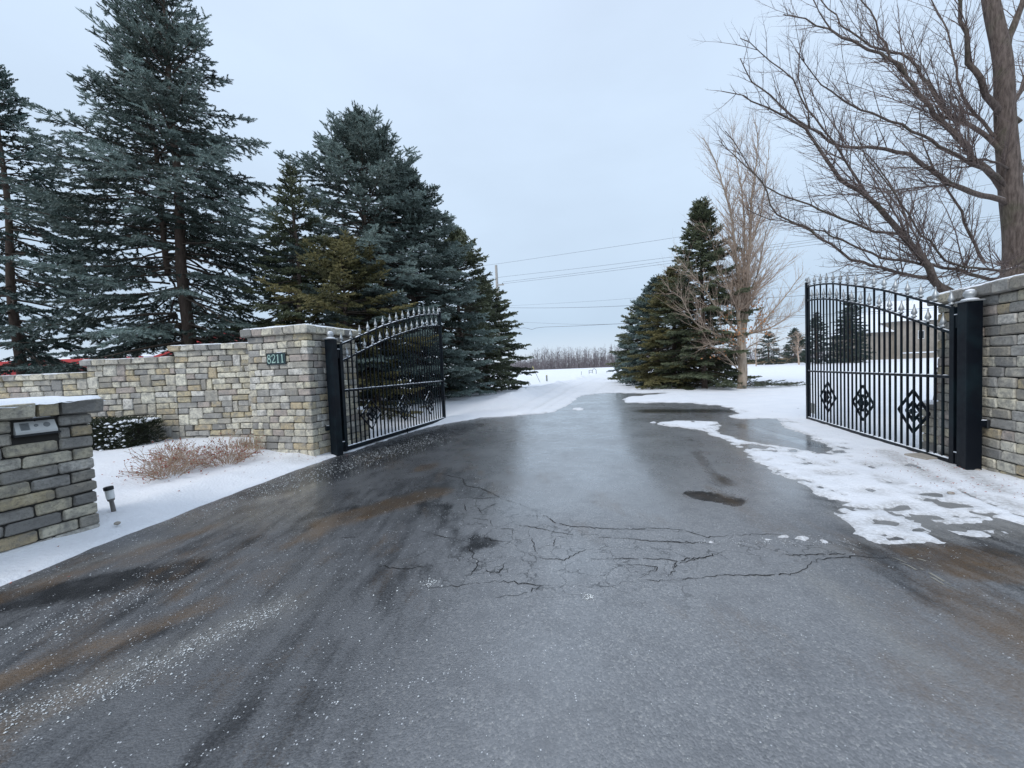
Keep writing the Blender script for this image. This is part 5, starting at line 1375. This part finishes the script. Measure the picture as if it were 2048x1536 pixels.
def tan_house():
    r = empty('tan_house', (74, 74, .6)); tag(r, 'tan brick house with snowy roof seen through the right gate', 'house')
    MB().box(-4.0, -.02, .6, 10, -1, 5.3).build('wing_wall', MT['tan'], r)
    q = MB(); q.add([(-4.6, 0, 5.2), (-.02, 0, 5.2), (-.02, 5.3, 8.3), (-4.6, 5.3, 8.3), (-.02, 10.6, 5.2), (-4.6, 10.6, 5.2)], [(0, 1, 2, 3), (3, 2, 4, 5), (0, 3, 5), (1, 4, 2), (0, 5, 4, 1)]); q.build('wing_roof', MT['cap'], r)
    MB().box(0, 15, 0, 12, -1, 7.2).build('wall', MT['tan'], r)
    q = MB(); q.add([(-.5, -.6, 7.1), (15.6, -.6, 7.1), (15.6, 12.6, 7.1), (-.5, 12.6, 7.1), (3.5, 6, 11.8), (12, 6, 11.8)], [(0, 1, 5, 4), (1, 2, 5), (2, 3, 4, 5), (3, 0, 4), (0, 3, 2, 1)]); q.build('roof', MT['cap'], r)
    for x in (4.2, 8.5, 12):
        f = MB().box(x, x+1.2, -.06, -.01, 3.6, 5.2).build('window', MT['white'], r); MB().box(x+.1, x+1.1, -.09, -.065, 3.7, 5.1).build('pane', MT['glass'], f)
    MB().box(-1.5, 9, -3.2, -2.9, 0, .9).build('terrace_wall', MT['tan'], r); MB().box(-1.6, 9.1, -3.3, -2.8, .905, 1.1).build('snow_cover', MT['cap'], r)
tan_house()
# brown hedge line on the horizon right
gs = []; rn = random.Random(14)
for _ in range(2600):
    x = rn.uniform(30, 60); y = 90 - (x-30)*.35 + rn.gauss(0, .5); gs.append((x, y, .0, x+rn.gauss(0, .15), y, 1.15+rn.random()*.5, .07, .03))
hd = link('brown_hedgerow', seg_mesh('brown_hedgerow', gs, 3), MT['grass']); tag(hd, 'low brown hedgerow along the far edge of the snowy lawn', 'hedge', kind='stuff')

# ------------------------------------------------------------------ utility pole and wires
up_ = empty('utility_pole', (-1.15, 40, 0)); tag(up_, 'weathered utility pole rising behind the left spruce row', 'utility pole')
MB().tube([(.15, 0, -.5), (0, 0, 12.3)], [.17, .13], 10).build('pole', MT['pole'], up_)
MB().box(-.06, .75, -.2, -.1, 10.2, 10.32).build('crossarm', MT['pole'], up_)
MB().lathe([(.05, 0), (.07, .05), (.05, .12)], (.6, -.15, 10.32), 8).build('insulator', MT['grille'], up_)
MB().lathe([(.22, 0), (.24, .1), (.24, .75), (.18, .85)], (-.35, -.1, 7.6), 10).build('transformer', MT['grille'], up_)
def wire(pts, label, r=.012, sag=0):
    Q = [D(px, py, Y) for px, py, Y in pts]; out = []
    Qs = resample(Q, 1.5)
    b = Qs[0]; q = MB().tube([p-b for p in Qs], r, 5); o = q.build('power_line', MT['wire'], smooth=True); o.location = b
    tag(o, label, 'power line', 'overhead wires across the lane')
wire([(700, 560, 44), (975, 530, 40.5), (1000, 527, 40), (1190, 499, 36), (1383, 470, 32), (1720, 415, 27), (2300, 310, 22)], 'topmost thin wire running right from the pole head')
wire([(700, 585, 44), (985, 557, 40.3), (1003, 554, 40), (1180, 534, 36), (1352, 513, 32), (1700, 470, 27), (2300, 390, 22)], 'second wire from the top, above the close pair')
wire([(1006, 564, 40), (1180, 543, 36), (1358, 519, 32), (1700, 474, 27), (2300, 396, 22)], 'upper wire of the close pair on the pole', )
wire([(1006, 567.5, 40), (1180, 547, 36), (1360, 524, 32), (1700, 480, 27), (2300, 402, 22)], 'lower wire of the close pair on the pole')
wire([(850, 619, 44), (1028, 611, 40), (1190, 602, 36), (1310, 593, 32), (1700, 566, 27), (2300, 520, 22)], 'faint wire just above the thick middle cable', .008)
wire([(850, 612, 44), (1022, 615.5, 40), (1150, 615, 36), (1300, 609, 32), (1700, 585, 27), (2300, 540, 22)], 'thick middle cable crossing the sky at half pole height', .016)
wire([(850, 640, 44), (1038, 644.5, 40), (1150, 648.5, 37), (1260, 647, 33), (1700, 630, 27), (2300, 590, 22)], 'upper of the two lowest wires near the treeline', .009)
wire([(850, 662, 42), (1030, 658, 40), (1048, 655.5, 39.6), (1056, 657, 39.5), (1064, 659.2, 39.4), (1072, 656, 39.2), (1090, 654, 39), (1150, 652, 37), (1228, 648, 34), (1700, 626, 27), (2300, 586, 22)], 'lowest cable with a small loop next to the left spruces', .018)

# ------------------------------------------------------------------ markers along the lane
st = empty('snow_stake', (2.79, 37, 0)); tag(st, 'thin leaning snow stake with yellow tip left of the lane', 'stake')
MB().tube([(0, 0, 0), (-.62, 0, 1.45)], .022, 6).build('rod', MT['post'], st); MB().tube([(-.62, 0, 1.45), (-.75, 0, 1.75)], .032, 6).build('tip', MT['yellow'], st)
mk = empty('marker_post', (3.5, 38.5, 0)); tag(mk, 'short grey green marker post beside the leaning stake', 'post')
MB().tube([(0, 0, -.1), (0, 0, .80)], .085, 8).build('post', MT['post'], mk); MB().tube([(0, 0, .8), (0, 0, .86)], .09, 8).build('reflector', MT['yellow'], mk)
x, y = G(1163, 752); t = MB().tube([(0, 0, -.1), (0, 0, .75)], .035, 6).build('thin_post', MT['post']); t.location = (x, 62, 0); t.location.x = D(1163, 750, 62)[0]; tag(t, 'thin distant post standing in the snowfield', 'post')
x = D(1185, 746, 62)[0]
rk = empty('wooden_trestle', (x, 62, .25)); tag(rk, 'small dark wooden trestle far down the snowy lane', 'trestle')
for dx in (-.55, 0, .6): MB().tube([(dx, 0, -.2), (dx, 0, .62)], .05, 5).build('leg', MT['post'], rk)
MB().tube([(-.55, 0, .6), (0, 0, .6)], .04, 5).build('rail', MT['post'], rk); MB().tube([(0, 0, .62), (.3, 0, .9), (.6, 0, .6)], .045, 5).build('peak', MT['post'], rk); MB().tube([(-.55, 0, .3), (0, 0, .3)], .035, 5).build('rail', MT['post'], rk)

print('objects', len(bpy.data.objects), 'polys', sum(len(o.data.polygons) for o in bpy.data.objects if o.type == 'MESH'))
for o in sorted((o for o in bpy.data.objects if o.type == 'MESH'), key=lambda o: -len(o.data.polygons))[:14]: print(o.name, len(o.data.polygons), len(o.data.loops))
